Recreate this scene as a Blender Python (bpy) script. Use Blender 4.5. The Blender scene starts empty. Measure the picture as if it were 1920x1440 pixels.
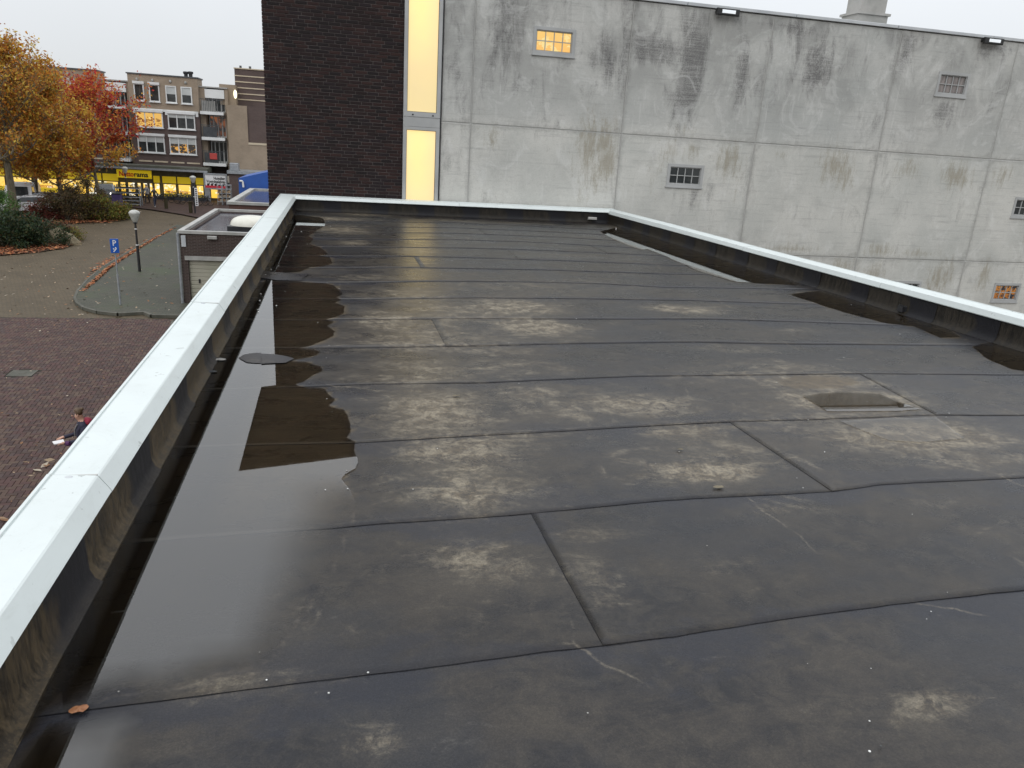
import bpy, math, random
import numpy as np
from mathutils import Vector, Matrix, noise
from mathutils.geometry import tessellate_polygon
random.seed(7)
rnd = random.random
def U(a, b): return a + (b - a) * random.random()

# ------------------------------------------------------------------ camera
EYE = 1.52
F = 1400.0; CX, CY = 960.0, 720.0
nad = np.array([685. - CX, 5064. - CY, F]); nad /= np.linalg.norm(nad)
up = -nad
_vx = 645.
_hy = CY - (F * up[2] + (_vx - CX) * up[0]) / up[1]
Yc = np.array([_vx - CX, _hy - CY, F]); Yc /= np.linalg.norm(Yc)
Xc = np.cross(Yc, up)
RW = np.stack([Xc, Yc, up], 1)              # world -> camera (right, down, forward)
S = bpy.context.scene
cam = bpy.data.cameras.new('camera'); camo = bpy.data.objects.new('camera', cam)
S.collection.objects.link(camo); S.camera = camo
cam.sensor_width = 36; cam.lens = 36 * F / 1920; cam.clip_start = 0.05; cam.clip_end = 3000
camo.matrix_world = Matrix([[RW[0][i], -RW[1][i], -RW[2][i], (0, 0, EYE)[i]] for i in range(3)] + [[0, 0, 0, 1]])
# helpers: where the line of sight through a point of the photo meets a real plane
def ray(px, py): return RW.T @ np.array([px - CX, py - CY, F])
def onz(px, py, z=0.):
    r = ray(px, py); t = (z - EYE) / r[2]; return (r[0] * t, r[1] * t, z)
def ony(px, py, y):
    r = ray(px, py); t = y / r[1]; return (r[0] * t, y, EYE + r[2] * t)

# ------------------------------------------------------------------ light
W = bpy.data.worlds.new('World'); S.world = W; W.use_nodes = True
wt = W.node_tree; wt.nodes.clear()
def wn(t, **k):
    n = wt.nodes.new(t)
    for a, b in k.items(): setattr(n, a, b)
    return n
SUN_EL, SUN_AZ = math.radians(34), math.radians(215)
sky = wn('ShaderNodeTexSky', sky_type='NISHITA', sun_disc=False, sun_elevation=SUN_EL, sun_rotation=SUN_AZ)
tc = wn('ShaderNodeTexCoord'); sx = wn('ShaderNodeSeparateXYZ'); wt.links.new(tc.outputs['Generated'], sx.inputs[0])
mr = wn('ShaderNodeMapRange'); wt.links.new(sx.outputs['Z'], mr.inputs[0])
mr.inputs[1].default_value = 0.0; mr.inputs[2].default_value = 1.0; mr.inputs[3].default_value = 7.5; mr.inputs[4].default_value = 18.8
cn = wn('ShaderNodeTexNoise'); cn.inputs['Scale'].default_value = 2.2; cn.inputs['Detail'].default_value = 4
wt.links.new(tc.outputs['Generated'], cn.inputs['Vector'])
cm = wn('ShaderNodeMapRange'); wt.links.new(cn.outputs['Fac'], cm.inputs[0])
cm.inputs[1].default_value = .3; cm.inputs[2].default_value = .7; cm.inputs[3].default_value = .97; cm.inputs[4].default_value = 1.03
mu = wn('ShaderNodeMath', operation='MULTIPLY'); wt.links.new(mr.outputs[0], mu.inputs[0]); wt.links.new(cm.outputs[0], mu.inputs[1])
cc = wn('ShaderNodeCombineColor')
for i, k in enumerate((.965, .995, 1.03)):
    m = wn('ShaderNodeMath', operation='MULTIPLY'); m.inputs[1].default_value = k
    wt.links.new(mu.outputs[0], m.inputs[0]); wt.links.new(m.outputs[0], cc.inputs[i])
mx = wn('ShaderNodeMix', data_type='RGBA'); mx.inputs[0].default_value = .93
wt.links.new(sky.outputs[0], mx.inputs[6]); wt.links.new(cc.outputs[0], mx.inputs[7])
bg = wn('ShaderNodeBackground'); bg.inputs[1].default_value = 0.1
wo = wn('ShaderNodeOutputWorld'); wt.links.new(mx.outputs[2], bg.inputs[0]); wt.links.new(bg.outputs[0], wo.inputs[0])
sl = bpy.data.lights.new('sun', 'SUN'); sl.energy = 0.5; sl.angle = math.radians(40); sl.color = (1, .97, .93)
so = bpy.data.objects.new('sun', sl); S.collection.objects.link(so)
so.rotation_euler = (math.radians(90) - SUN_EL, 0, -SUN_AZ + math.pi)
S.view_settings.view_transform = 'Standard'; S.view_settings.look = 'None'
S.view_settings.exposure = 0.0; S.view_settings.gamma = 1; S.view_settings.use_curve_mapping = False
S.render.engine = 'CYCLES'

# ------------------------------------------------------------------ mesh helpers
def link(o, parent=None, **p):
    S.collection.objects.link(o)
    if parent is not None:
        o.parent = parent
        if 'loc' not in p: o.matrix_parent_inverse = Matrix.Translation(-Vector(parent.location)) if parent.rotation_euler.z == 0 else parent.matrix_basis.inverted()
    return o
def tag(o, label=None, cat=None, group=None, kind=None):
    if label: o['label'] = label
    if cat: o['category'] = cat
    if group: o['group'] = group
    if kind: o['kind'] = kind
    return o
def thing(name, label, cat, loc=(0, 0, 0), group=None, rz=0):
    o = bpy.data.objects.new(name, None); o.empty_display_size = .2
    o.location = loc; o.rotation_euler = (0, 0, rz); S.collection.objects.link(o)
    return tag(o, label, cat, group)
class MB:
    """collects polygons and builds ONE mesh object; coordinates are world unless local=True in build"""
    def __init__(s): s.v = []; s.f = []; s.m = []; s.uv = {}
    def add(s, vs, fs, m=0):
        b = len(s.v); s.v += [tuple(x) for x in vs]
        for f in fs: s.f.append(tuple(b + i for i in f)); s.m.append(m)
        return b
    def box(s, x0, x1, y0, y1, z0, z1, m=0):
        return s.add([(x0, y0, z0), (x1, y0, z0), (x1, y1, z0), (x0, y1, z0), (x0, y0, z1), (x1, y0, z1), (x1, y1, z1), (x0, y1, z1)],
              [(0, 3, 2, 1), (4, 5, 6, 7), (0, 1, 5, 4), (1, 2, 6, 5), (2, 3, 7, 6), (3, 0, 4, 7)], m)
    def cbox(s, x0, x1, y0, y1, z0, z1, c=.01, m=0):
        """box facing -y with chamfered front edge"""
        s.add([(x0 + c, y0, z0 + c), (x1 - c, y0, z0 + c), (x1 - c, y0, z1 - c), (x0 + c, y0, z1 - c),
               (x0, y0 + c, z0), (x1, y0 + c, z0), (x1, y0 + c, z1), (x0, y0 + c, z1),
               (x0, y1, z0), (x1, y1, z0), (x1, y1, z1), (x0, y1, z1)],
              [(0, 1, 2, 3), (4, 5, 1, 0), (5, 6, 2, 1), (6, 7, 3, 2), (7, 4, 0, 3), (8, 9, 5, 4), (9, 10, 6, 5), (10, 11, 7, 6), (11, 8, 4, 7)], m)
    def tube(s, p, q, r0, r1=None, n=8, m=0, caps=True):
        r1 = r0 if r1 is None else r1
        p = Vector(p); q = Vector(q); d = (q - p)
        if d.length < 1e-6: return
        d.normalize(); a = d.orthogonal().normalized(); b = d.cross(a)
        vs = []
        for c, r in ((p, r0), (q, r1)):
            for i in range(n):
                t = 2 * math.pi * i / n; vs.append(c + (a * math.cos(t) + b * math.sin(t)) * r)
        fs = [(i, (i + 1) % n, n + (i + 1) % n, n + i) for i in range(n)]
        if caps: fs += [tuple(range(n))[::-1], tuple(range(n, 2 * n))]
        s.add(vs, fs, m)
    def path(s, pts, r, n=6, m=0):
        for a, b in zip(pts[:-1], pts[1:]): s.tube(a, b, r, r, n, m)
    def lathe(s, prof, c=(0, 0, 0), n=16, m=0, cap=False):
        vs = []; k = len(prof)
        for (r, z) in prof:
            for i in range(n):
                t = 2 * math.pi * i / n; vs.append((c[0] + r * math.cos(t), c[1] + r * math.sin(t), c[2] + z))
        fs = []
        for j in range(k - 1):
            for i in range(n):
                i2 = (i + 1) % n; fs.append((j * n + i, j * n + i2, (j + 1) * n + i2, (j + 1) * n + i))
        if cap: fs.append(tuple(range((k - 1) * n, k * n))); fs.append(tuple(range(n))[::-1])
        s.add(vs, fs, m)
    def prism(s, poly, y0, y1, m=0):
        """polygon in x,z extruded along y"""
        n = len(poly)
        s.add([(x, y0, z) for x, z in poly] + [(x, y1, z) for x, z in poly],
              [tuple(range(n)), tuple(range(n, 2 * n))[::-1]] + [(i, n + i, n + (i + 1) % n, (i + 1) % n) for i in range(n)], m)
    def blob(s, c, rad, n=8, k=6, j=0, m=0):
        vs = []; fs = []
        for a in range(k + 1):
            ph = math.pi * a / k
            for i in range(n):
                t = 2 * math.pi * i / n; q = 1 + U(-j, j)
                vs.append((c[0] + rad[0] * math.sin(ph) * math.cos(t) * q, c[1] + rad[1] * math.sin(ph) * math.sin(t) * q, c[2] + rad[2] * math.cos(ph) * q))
        for a in range(k):
            for i in range(n): i2 = (i + 1) % n; fs.append((a * n + i, (a + 1) * n + i, (a + 1) * n + i2, a * n + i2))
        s.add(vs, fs, m)
    def mesh(s, name, mats, smooth=False):
        me = bpy.data.meshes.new(name); me.from_pydata(s.v, [], s.f)
        for m in (mats if isinstance(mats, (list, tuple)) else [mats]): me.materials.append(m)
        if any(s.m): me.polygons.foreach_set('material_index', s.m)
        if smooth: me.polygons.foreach_set('use_smooth', [True] * len(me.polygons))
        me.update(); return me
    def build(s, name, mats, parent=None, smooth=False, local=False, **k):
        o = bpy.data.objects.new(name, s.mesh(name, mats, smooth)); S.collection.objects.link(o)
        if parent is not None:
            o.parent = parent
            if not local:
                bpy.context.view_layer.update()
                o.matrix_parent_inverse = parent.matrix_world.inverted()
        return tag(o, **k)
def copy_tree(o, parent=None):
    c = o.copy(); S.collection.objects.link(c)
    if parent is not None: c.parent = parent
    for ch in [x for x in bpy.data.objects if x.parent == o]: copy_tree(ch, c)
    return c
def setfloat(me, name, vals):
    a = me.attributes.new(name, 'FLOAT', 'POINT'); a.data.foreach_set('value', vals)

# ------------------------------------------------------------------ materials
def mat(name, col=(.5, .5, .5), rough=.6, metal=0, spec=.5, emit=None, es=1):
    m = bpy.data.materials.new(name); m.use_nodes = True
    b = m.node_tree.nodes['Principled BSDF']
    b.inputs['Base Color'].default_value = (*col, 1); b.inputs['Roughness'].default_value = rough
    b.inputs['Metallic'].default_value = metal; b.inputs['Specular IOR Level'].default_value = spec
    if emit: b.inputs['Emission Color'].default_value = (*emit, 1); b.inputs['Emission Strength'].default_value = es
    return m
class N:
    def __init__(s, m): s.m = m; s.t = m.node_tree; s.b = s.t.nodes['Principled BSDF']
    def n(s, t, ins=None, **k):
        x = s.t.nodes.new(t)
        for a, b in k.items(): setattr(x, a, b)
        for a, b in (ins or {}).items(): s.set(x.inputs[a], b)
        return x
    def set(s, i, v):
        if isinstance(v, bpy.types.NodeSocket): s.t.links.new(v, i)
        elif isinstance(v, tuple) and len(v) == 3 and i.type == 'RGBA': i.default_value = (*v, 1)
        else: i.default_value = v
    def pos(s): return s.n('ShaderNodeNewGeometry').outputs['Position']
    def scaled(s, v, sc): return s.n('ShaderNodeMapping', {'Vector': v, 'Scale': sc}).outputs[0]
    def noise(s, v, sc, det=4, rough=.55, dist=0): return s.n('ShaderNodeTexNoise', {'Vector': v, 'Scale': sc, 'Detail': det, 'Roughness': rough, 'Distortion': dist}).outputs['Fac']
    def ramp(s, f, a, b, lo=0., hi=1., smooth=True):
        return s.n('ShaderNodeMapRange', {0: f, 1: a, 2: b, 3: lo, 4: hi}, interpolation_type='SMOOTHSTEP' if smooth else 'LINEAR').outputs[0]
    def mix(s, f, a, b, mode='MIX'):
        x = s.n('ShaderNodeMix', data_type='RGBA', blend_type=mode); s.set(x.inputs[0], f); s.set(x.inputs[6], a); s.set(x.inputs[7], b); return x.outputs[2]
    def math(s, op, a, b=0.): 
        x = s.n('ShaderNodeMath', operation=op); s.set(x.inputs[0], a); s.set(x.inputs[1], b); return x.outputs[0]
    def attr(s, n): return s.n('ShaderNodeAttribute', attribute_name=n).outputs['Fac']
    def bump(s, h, st=.3, d=.01): s.t.links.new(s.n('ShaderNodeBump', {'Height': h, 'Strength': st, 'Distance': d}).outputs[0], s.b.inputs['Normal'])
    def col(s, c): s.set(s.b.inputs['Base Color'], c)
    def rough(s, c): s.set(s.b.inputs['Roughness'], c)
def mottled(name, c1, c2, scale=3., rough=.6, bump=.2, bscale=60., metal=0, stretch=(1, 1, 1), lo=.35, hi=.65, spec=.5):
    m = mat(name, c1, rough, metal, spec); n = N(m); p = n.scaled(n.pos(), stretch)
    f = n.ramp(n.noise(p, scale, 6, .6), lo, hi); n.col(n.mix(f, c1, c2))
    if bump: n.bump(n.noise(n.pos(), bscale, 3), bump, .004)
    return m

def m_roof():
    m = mat('bitumen_roofing', (.04, .04, .04), .5); n = N(m); p = n.pos()
    big = n.noise(p, .9, 5, .6); mid = n.noise(n.scaled(p, (.7, 1.5, 1)), 2.4, 9, .7, .5)
    fine = n.noise(p, 34, 6, .8); grit = n.noise(p, 170, 3, .85); sm = n.noise(p, 9, 8, .75, .6)
    vs = n.n('ShaderNodeObjectInfo').outputs['Random']
    c = n.mix(n.ramp(mid, .36, .66), (.0105, .0105, .0125), (.032, .028, .0245))
    c = n.mix(n.ramp(sm, .40, .68, 0, .5), c, (.050, .043, .034))
    c = n.mix(n.ramp(big, .46, .60, 0, .55), c, (.017, .019, .024))
    tone = n.ramp(vs, 0, 1, .85, 1.18, False)
    c = n.mix(1.0, c, n.n('ShaderNodeCombineColor', {0: tone, 1: tone, 2: tone}).outputs[0], 'MULTIPLY')
    # bluish washed band beside the laps
    t = n.attr('lapt'); band = n.math('ADD', t, n.math('MULTIPLY', n.math('SUBTRACT', n.noise(n.scaled(p, (.8, 1.2, 1)), 1.8, 6, .65), .5), 1.6))
    c = n.mix(n.ramp(band, .72, .98, 0, .8), c, (.015, .0165, .023)); c = n.mix(n.ramp(band, .0, .13, .5, 0), c, (.017, .018, .024))
    d = n.attr('dirt')
    patch = n.noise(n.scaled(p, (.75, 1.5, 1)), 2.6, 10, .76, 1.2)
    q = n.math('ADD', d, n.math('MULTIPLY', n.math('SUBTRACT', patch, .5), 1.9))
    dm = n.math('MULTIPLY', n.ramp(q, .16, .85), n.ramp(n.math('ADD', fine, n.math('MULTIPLY', n.math('SUBTRACT', sm, .5), .8)), .33, .66, .15, 1))
    c = n.mix(n.math('MULTIPLY', n.math('MULTIPLY', d, .75), n.ramp(n.math('ADD', mid, n.math('SUBTRACT', fine, .5)), .25, .6, .4, 1)), c, (.066, .057, .045))
    c = n.mix(n.math('MULTIPLY', dm, .88), c, n.mix(n.ramp(sm, .4, .6), (.115, .090, .060), (.225, .195, .145)))
    ring = n.math('MULTIPLY', n.ramp(n.noise(n.scaled(p, (1, 2.2, 1)), 3.2, 10, .82, 1.8), .56, .74), n.ramp(fine, .45, .66))
    c = n.mix(n.math('MULTIPLY', ring, .55), c, (.14, .13, .12))
    for k, (rot, sx, th) in enumerate(((.25, 22, .66), (-.35, 30, .68), (1.1, 26, .70))):
        sc = n.noise(n.n('ShaderNodeMapping', {'Vector': p, 'Rotation': (0, 0, rot), 'Scale': (1.6, sx, 1)}).outputs[0], 2.3 + k, 6, .8, .9)
        gate = n.ramp(n.noise(p, 1.5 + k * .7, 3), .52, .64)
        c = n.mix(n.math('MULTIPLY', n.math('MULTIPLY', n.ramp(sc, th, th + .12), gate), .5), c, (.20, .195, .185))
    wv = n.n('ShaderNodeTexVoronoi', {'Vector': n.n('ShaderNodeMix', {0: .22, 4: p, 5: n.n('ShaderNodeTexNoise', {'Vector': p, 'Scale': 2.5, 'Detail': 6}).outputs['Color']}, data_type='VECTOR').outputs[1], 'Scale': 1.1, 'Randomness': 1.}, feature='DISTANCE_TO_EDGE').outputs['Distance']
    crack = n.math('MULTIPLY', n.math('MULTIPLY', n.ramp(wv, .0, .010, 1, 0), n.ramp(n.noise(p, 1.7, 3), .55, .64)), n.ramp(fine, .35, .6))
    c = n.mix(n.math('MULTIPLY', crack, .6), c, (.15, .13, .10))
    c = n.mix(n.ramp(grit, .38, .72, 0, .6), c, n.mix(1., c, (2.1, 2.05, 2.0), 'MULTIPLY'))
    sed = n.attr('sed'); c = n.mix(n.math('MULTIPLY', n.ramp(n.math('ADD', sed, n.math('SUBTRACT', fine, .5)), .35, .9), .6), c, (.15, .125, .10))
    w = n.attr('wet')
    c = n.mix(w, c, n.mix(.5, n.mix(1., c, (.8, .66, .48), 'MULTIPLY'), (.022, .017, .012)))
    mdd = n.math('MULTIPLY', n.attr('mud_shade'), n.ramp(n.math('ADD', mid, n.math('SUBTRACT', sm, .5)), .25, .65, .55, 1)); c = n.mix(mdd, c, (.115, .092, .062))
    n.col(c)
    r = n.ramp(mid, .3, .7, .23, .38); r = n.math('ADD', r, n.math('MULTIPLY', dm, .14)); n.rough(r)
    h = n.math('ADD', n.math('MULTIPLY', fine, .6), n.math('ADD', n.math('MULTIPLY', mid, .9), n.math('MULTIPLY', grit, .3)))
    n.bump(h, n.math('MULTIPLY', n.ramp(w, 0, 1, 1, .05, False), .42), .006); n.b.inputs['Specular IOR Level'].default_value = .24
    return m
def m_bead():
    m = mat('sealed_seam_bitumen', (.007, .007, .009), .5, 0, .2); n = N(m); n.bump(n.noise(n.pos(), 45, 4), .6, .006); return m
def m_felt(name, brown):
    m = mat(name, (.03, .03, .03), .55, 0, .25); n = N(m); p = n.pos()
    u = n.attr('pu'); v = n.attr('pv')
    st = n.noise(n.scaled(p, (9, 9, 1.6)), 2.2, 8, .75, .6)
    fine = n.noise(n.scaled(p, (30, 30, 9)), 3, 6, .7)
    base = n.mix(n.ramp(st, .38, .62), tuple(k * .22 for k in brown), brown)
    base = n.mix(n.math('MULTIPLY', n.ramp(fine, .45, .75), .5), base, tuple(min(1, k * 1.9) for k in brown))
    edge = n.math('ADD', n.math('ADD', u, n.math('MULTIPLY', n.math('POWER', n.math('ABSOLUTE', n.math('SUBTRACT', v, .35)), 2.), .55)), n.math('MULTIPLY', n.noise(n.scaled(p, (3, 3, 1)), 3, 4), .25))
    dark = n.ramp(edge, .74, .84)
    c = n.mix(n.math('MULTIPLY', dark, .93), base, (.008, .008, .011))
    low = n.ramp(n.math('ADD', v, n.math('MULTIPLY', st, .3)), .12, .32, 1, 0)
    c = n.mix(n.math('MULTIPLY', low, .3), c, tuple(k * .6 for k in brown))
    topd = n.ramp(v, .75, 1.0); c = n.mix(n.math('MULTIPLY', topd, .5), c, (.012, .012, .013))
    n.col(c); n.rough(n.ramp(st, .3, .7, .42, .62)); n.bump(n.math('ADD', st, n.math('MULTIPLY', fine, .5)), .45, .008); return m
def m_white():
    m = mat('white_coated_coping', (.80, .82, .82), .5, 0, .3); n = N(m); p = n.pos()
    c = n.mix(n.ramp(n.noise(p, 4, 6), .4, .7, 0, .5), (.62, .665, .655), (.57, .61, .60))
    spot = n.math('MULTIPLY', n.ramp(n.noise(p, 20, 3, .6), .66, .70), n.ramp(n.noise(p, 3, 2), .42, .58))
    gr = n.ramp(n.noise(n.scaled(p, (1, 1, 3)), 6, 8, .75, .8), .50, .72); c = n.mix(n.math('MULTIPLY', gr, .22), c, (.40, .42, .38))
    c = n.mix(n.math('MULTIPLY', spot, .6), c, (.28, .29, .28))
    f = n.ramp(n.noise(p, 90, 3), .66, .72); c = n.mix(n.math('MULTIPLY', f, n.ramp(n.noise(p, 2, 2), .5, .7, 0, .55)), c, (.35, .36, .34))
    n.col(c); n.bump(n.noise(p, 7, 2), .05, .01); return m
def m_water():
    m = bpy.data.materials.new('shallow_rainwater'); m.use_nodes = True; t = m.node_tree; t.nodes.clear()
    tr = t.nodes.new('ShaderNodeBsdfTransparent'); tr.inputs[0].default_value = (.86, .82, .75, 1)
    gl = t.nodes.new('ShaderNodeBsdfGlossy'); gl.inputs['Roughness'].default_value = 0.012; gl.inputs['Color'].default_value = (1, 1, 1, 1)
    fr = t.nodes.new('ShaderNodeFresnel'); fr.inputs[0].default_value = 1.85
    fa = t.nodes.new('ShaderNodeAttribute'); fa.attribute_name = 'film'; fm = t.nodes.new('ShaderNodeMath'); fm.operation = 'MULTIPLY'; t.links.new(fr.outputs[0], fm.inputs[0]); t.links.new(fa.outputs['Fac'], fm.inputs[1])
    tm = t.nodes.new('ShaderNodeMix'); tm.data_type = 'RGBA'; tm.inputs[6].default_value = (1, 1, 1, 1); tm.inputs[7].default_value = (.86, .82, .75, 1); t.links.new(fa.outputs['Fac'], tm.inputs[0]); t.links.new(tm.outputs[2], tr.inputs[0])
    mx = t.nodes.new('ShaderNodeMixShader'); o = t.nodes.new('ShaderNodeOutputMaterial')
    t.links.new(fm.outputs[0], mx.inputs[0]); t.links.new(tr.outputs[0], mx.inputs[1]); t.links.new(gl.outputs[0], mx.inputs[2]); t.links.new(mx.outputs[0], o.inputs[0])
    return m
def m_concrete():
    m = mat('weathered_concrete', (.4, .4, .38), .8); n = N(m); p = n.pos()
    z = n.n('ShaderNodeSeparateXYZ', {0: p}).outputs['Z']
    oi = n.n('ShaderNodeObjectInfo').outputs['Random']
    big = n.noise(p, .7, 6, .6); vert = n.noise(n.scaled(p, (2.0, 1, .6)), 1.3, 9, .75, .6); hor = n.noise(n.scaled(p, (.8, 1, 14)), 1.6, 6, .7)
    fine = n.noise(p, 38, 5, .75); brd = n.noise(n.scaled(p, (.35, 1, 22)), 3, 4, .8)
    c = n.mix(n.ramp(big, .35, .65), (.40, .408, .39), (.50, .50, .475))
    c = n.mix(n.ramp(oi, 0, 1, 0, .3, False), c, (.52, .505, .47)); c = n.mix(n.ramp(z, 2.2, 1.7), c, n.mix(1., c, (1.14, 1.13, 1.11), 'MULTIPLY'))
    c = n.mix(n.math('MULTIPLY', n.ramp(fine, .42, .75), .28), c, (.24, .235, .225))
    c = n.mix(n.math('MULTIPLY', n.ramp(hor, .52, .74), .45), c, (.24, .24, .235))
    upz = n.ramp(z, 1.9, 3.4)
    dk = n.math('MULTIPLY', n.ramp(n.math('ADD', n.math('MULTIPLY', vert, .55), n.math('MULTIPLY', n.noise(n.scaled(p, (1.1, 1, .6)), .9, 4), .55)), .55, .72), n.ramp(n.math('ADD', brd, n.math('MULTIPLY', fine, .3)), .42, .75, .35, 1.))
    cl = n.ramp(n.noise(n.scaled(p, (1, 1, .8)), .8, 8, .68, .8), .44, .62); c = n.mix(n.math('MULTIPLY', n.math('MULTIPLY', cl, upz), .5), c, (.235, .235, .225)); cl2 = n.ramp(n.noise(p, 1.9, 8, .7, .5), .50, .68); c = n.mix(n.math('MULTIPLY', cl2, .22), c, (.26, .255, .24))
    c = n.mix(n.math('MULTIPLY', n.math('MULTIPLY', dk, upz), .5), c, (.105, .10, .098))
    st = n.attr('stain'); pat = n.math('ADD', n.math('MULTIPLY', n.noise(n.scaled(p, (6, 1, 1.2)), 1.7, 8, .75), .9), n.math('MULTIPLY', fine, .35))
    st2 = n.math('ADD', n.math('MULTIPLY', st, .9), n.math('MULTIPLY', n.math('SUBTRACT', pat, .62), 2.6))
    bt = n.math('MULTIPLY', n.ramp(st2, .22, .8), .62)
    c = n.mix(bt, c, n.mix(n.ramp(fine, .4, .6), (.20, .165, .105), (.29, .26, .19)))
    bs = n.attr('soot'); bp = n.math('MULTIPLY', n.ramp(n.math('ADD', bs, n.math('ADD', n.math('MULTIPLY', n.math('SUBTRACT', big, .5), 1.6), n.math('MULTIPLY', n.math('SUBTRACT', vert, .5), 2.4))), .12, .85), n.ramp(n.math('ADD', brd, fine), .78, 1.18, .35, 1))
    c = n.mix(n.math('MULTIPLY', bp, .85), c, (.085, .082, .082))
    wsh = n.ramp(n.noise(n.scaled(p, (5, 1, .5)), 2.1, 7, .7), .58, .72); c = n.mix(n.math('MULTIPLY', wsh, .35), c, (.64, .64, .615))
    ring = n.ramp(n.noise(p, 1.5, 10, .72, 1.4), .53, .62); c = n.mix(n.math('MULTIPLY', ring, .24), c, (.68, .68, .66))
    e = n.attr('edge'); c = n.mix(n.math('MULTIPLY', n.ramp(n.math('ADD', e, n.math('MULTIPLY', n.noise(p, 6, 6, .75), 1.1)), 1.1, 1.75), .42), c, (.17, .165, .155))
    pit = n.ramp(n.noise(p, 85, 2, .5), .70, .75); c = n.mix(n.math('MULTIPLY', pit, .6), c, (.12, .12, .115))
    n.col(c); n.bump(n.math('ADD', n.math('ADD', fine, hor), n.math('MULTIPLY', brd, .5)), .35, .006); return m
def m_isl(name, cols, rough=.7, bump=0, translucent=0):
    """random colour per loose piece"""
    m = mat(name, cols[0], rough); n = N(m); r = n.n('ShaderNodeNewGeometry').outputs['Random Per Island']
    cr = n.n('ShaderNodeValToRGB', {0: r}); e = cr.color_ramp; e.interpolation = 'CONSTANT'
    while len(e.elements) < len(cols): e.elements.new(.5)
    for i, c in enumerate(cols): e.elements[i].position = i / len(cols); e.elements[i].color = (*c, 1)
    c = cr.outputs[0]
    if bump: c = n.mix(n.ramp(n.noise(n.pos(), 40, 4), .4, .7, 0, .4), c, n.mix(1., c, (.5, .5, .5), 'MULTIPLY')); n.bump(n.noise(n.pos(), 50, 4), bump, .004)
    n.col(c)
    if translucent:
        t = n.n('ShaderNodeBsdfTranslucent', {'Color': c}); mx_ = n.n('ShaderNodeMixShader', {0: translucent}); o = n.t.nodes['Material Output']
        n.t.links.new(n.b.outputs[0], mx_.inputs[1]); n.t.links.new(t.outputs[0], mx_.inputs[2]); n.t.links.new(mx_.outputs[0], o.inputs[0])
    return m
def m_obj(name, cols, rough=.7, fine=40):
    """random colour per object: single bricks and pavers"""
    m = mat(name, cols[0], rough); n = N(m); r = n.n('ShaderNodeObjectInfo').outputs['Random']
    cr = n.n('ShaderNodeValToRGB', {0: r}); e = cr.color_ramp; e.interpolation = 'CONSTANT'
    while len(e.elements) < len(cols): e.elements.new(.5)
    for i, c in enumerate(cols): e.elements[i].position = i / len(cols); e.elements[i].color = (*c, 1)
    c = cr.outputs[0]; c = n.mix(n.ramp(n.noise(n.pos(), fine, 4), .4, .7, 0, .4), c, n.mix(1., c, (.5, .5, .5), 'MULTIPLY'))
    n.col(c); n.bump(n.noise(n.pos(), 50, 4), .4, .004); return m
def m_brick(name, c1, c2, mortar, bw=.22, bh=.0625, axis='XZ', rough=.8, rot=0, ms=.012, moss=None):
    m = mat(name, c1, rough); n = N(m); sp = n.n('ShaderNodeSeparateXYZ', {0: n.pos()})
    v = n.n('ShaderNodeCombineXYZ', {0: sp.outputs[axis[0]], 1: sp.outputs[axis[1]]}).outputs[0]
    if rot: v = n.n('ShaderNodeMapping', {'Vector': v, 'Rotation': (0, 0, rot)}).outputs[0]
    b = n.n('ShaderNodeTexBrick', {'Vector': v, 'Color1': (*c1, 1), 'Color2': (*c2, 1), 'Mortar': (*mortar, 1), 'Scale': 1., 'Mortar Size': ms, 'Brick Width': bw, 'Row Height': bh, 'Bias': 0.})
    c = n.mix(n.ramp(n.noise(n.pos(), .6, 6, .65), .35, .7, 0, .45), b.outputs[0], n.mix(1., b.outputs[0], (.6, .6, .6), 'MULTIPLY'))
    if moss: c = n.mix(n.ramp(n.noise(n.pos(), .35, 7, .7), .48, .68, 0, .75), c, moss)
    n.col(c); n.bump(n.math('ADD', n.math('MULTIPLY', b.outputs['Fac'], -1), n.math('MULTIPLY', n.noise(n.pos(), 30, 3), .4)), .5, .01); return m
def m_lit(name, c_top, c_bot, z0, z1, s=1., blobs=None, sc=2.):
    m = mat(name, (.02, .02, .02), .25); n = N(m); p = n.pos(); z = n.n('ShaderNodeSeparateXYZ', {0: p}).outputs['Z']
    c = n.mix(n.ramp(z, z0, z1), c_bot, c_top)
    if blobs:
        for i, (bc, th) in enumerate(blobs):
            f = n.ramp(n.noise(n.n('ShaderNodeMapping', {'Vector': p, 'Location': (i * 7.3, 0, i * 3.1), 'Scale': (1, .1, 1.3)}).outputs[0], sc * (1 + .4 * i), 4, .7), th, th + .03); c = n.mix(f, c, bc)
    n.set(n.b.inputs['Emission Color'], c); n.b.inputs['Emission Strength'].default_value = s; return m
M = {}
M['roof'] = m_roof(); M['bead'] = m_bead(); M['felt_brown'] = m_felt('weathered_roofing_felt', (.068, .049, .027)); M['felt_dark'] = m_felt('dark_roofing_felt', (.026, .021, .015))
M['white'] = m_white(); M['water'] = m_water(); M['concrete'] = m_concrete()
M['joint'] = mottled('joint_sealant', (.36, .36, .34), (.46, .46, .44), 6)
M['cap'] = mottled('grey_metal_cap', (.42, .44, .46), (.52, .54, .55), 2, .5)
M['frame'] = mottled('grey_painted_frame', (.34, .345, .34), (.40, .405, .40), 2, .45, 0)
BR = [(.019, .012, .012), (.023, .014, .014), (.030, .016, .015), (.016, .012, .0125), (.036, .019, .017), (.020, .014, .0155)]
M['brick1'] = m_obj('dark_brick', BR, .72); M['brickn'] = m_isl('dark_brick_field', BR, .72, .4)
M['mortar'] = mottled('brick_mortar', (.090, .080, .075), (.125, .11, .105), 5, .9)
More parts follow.
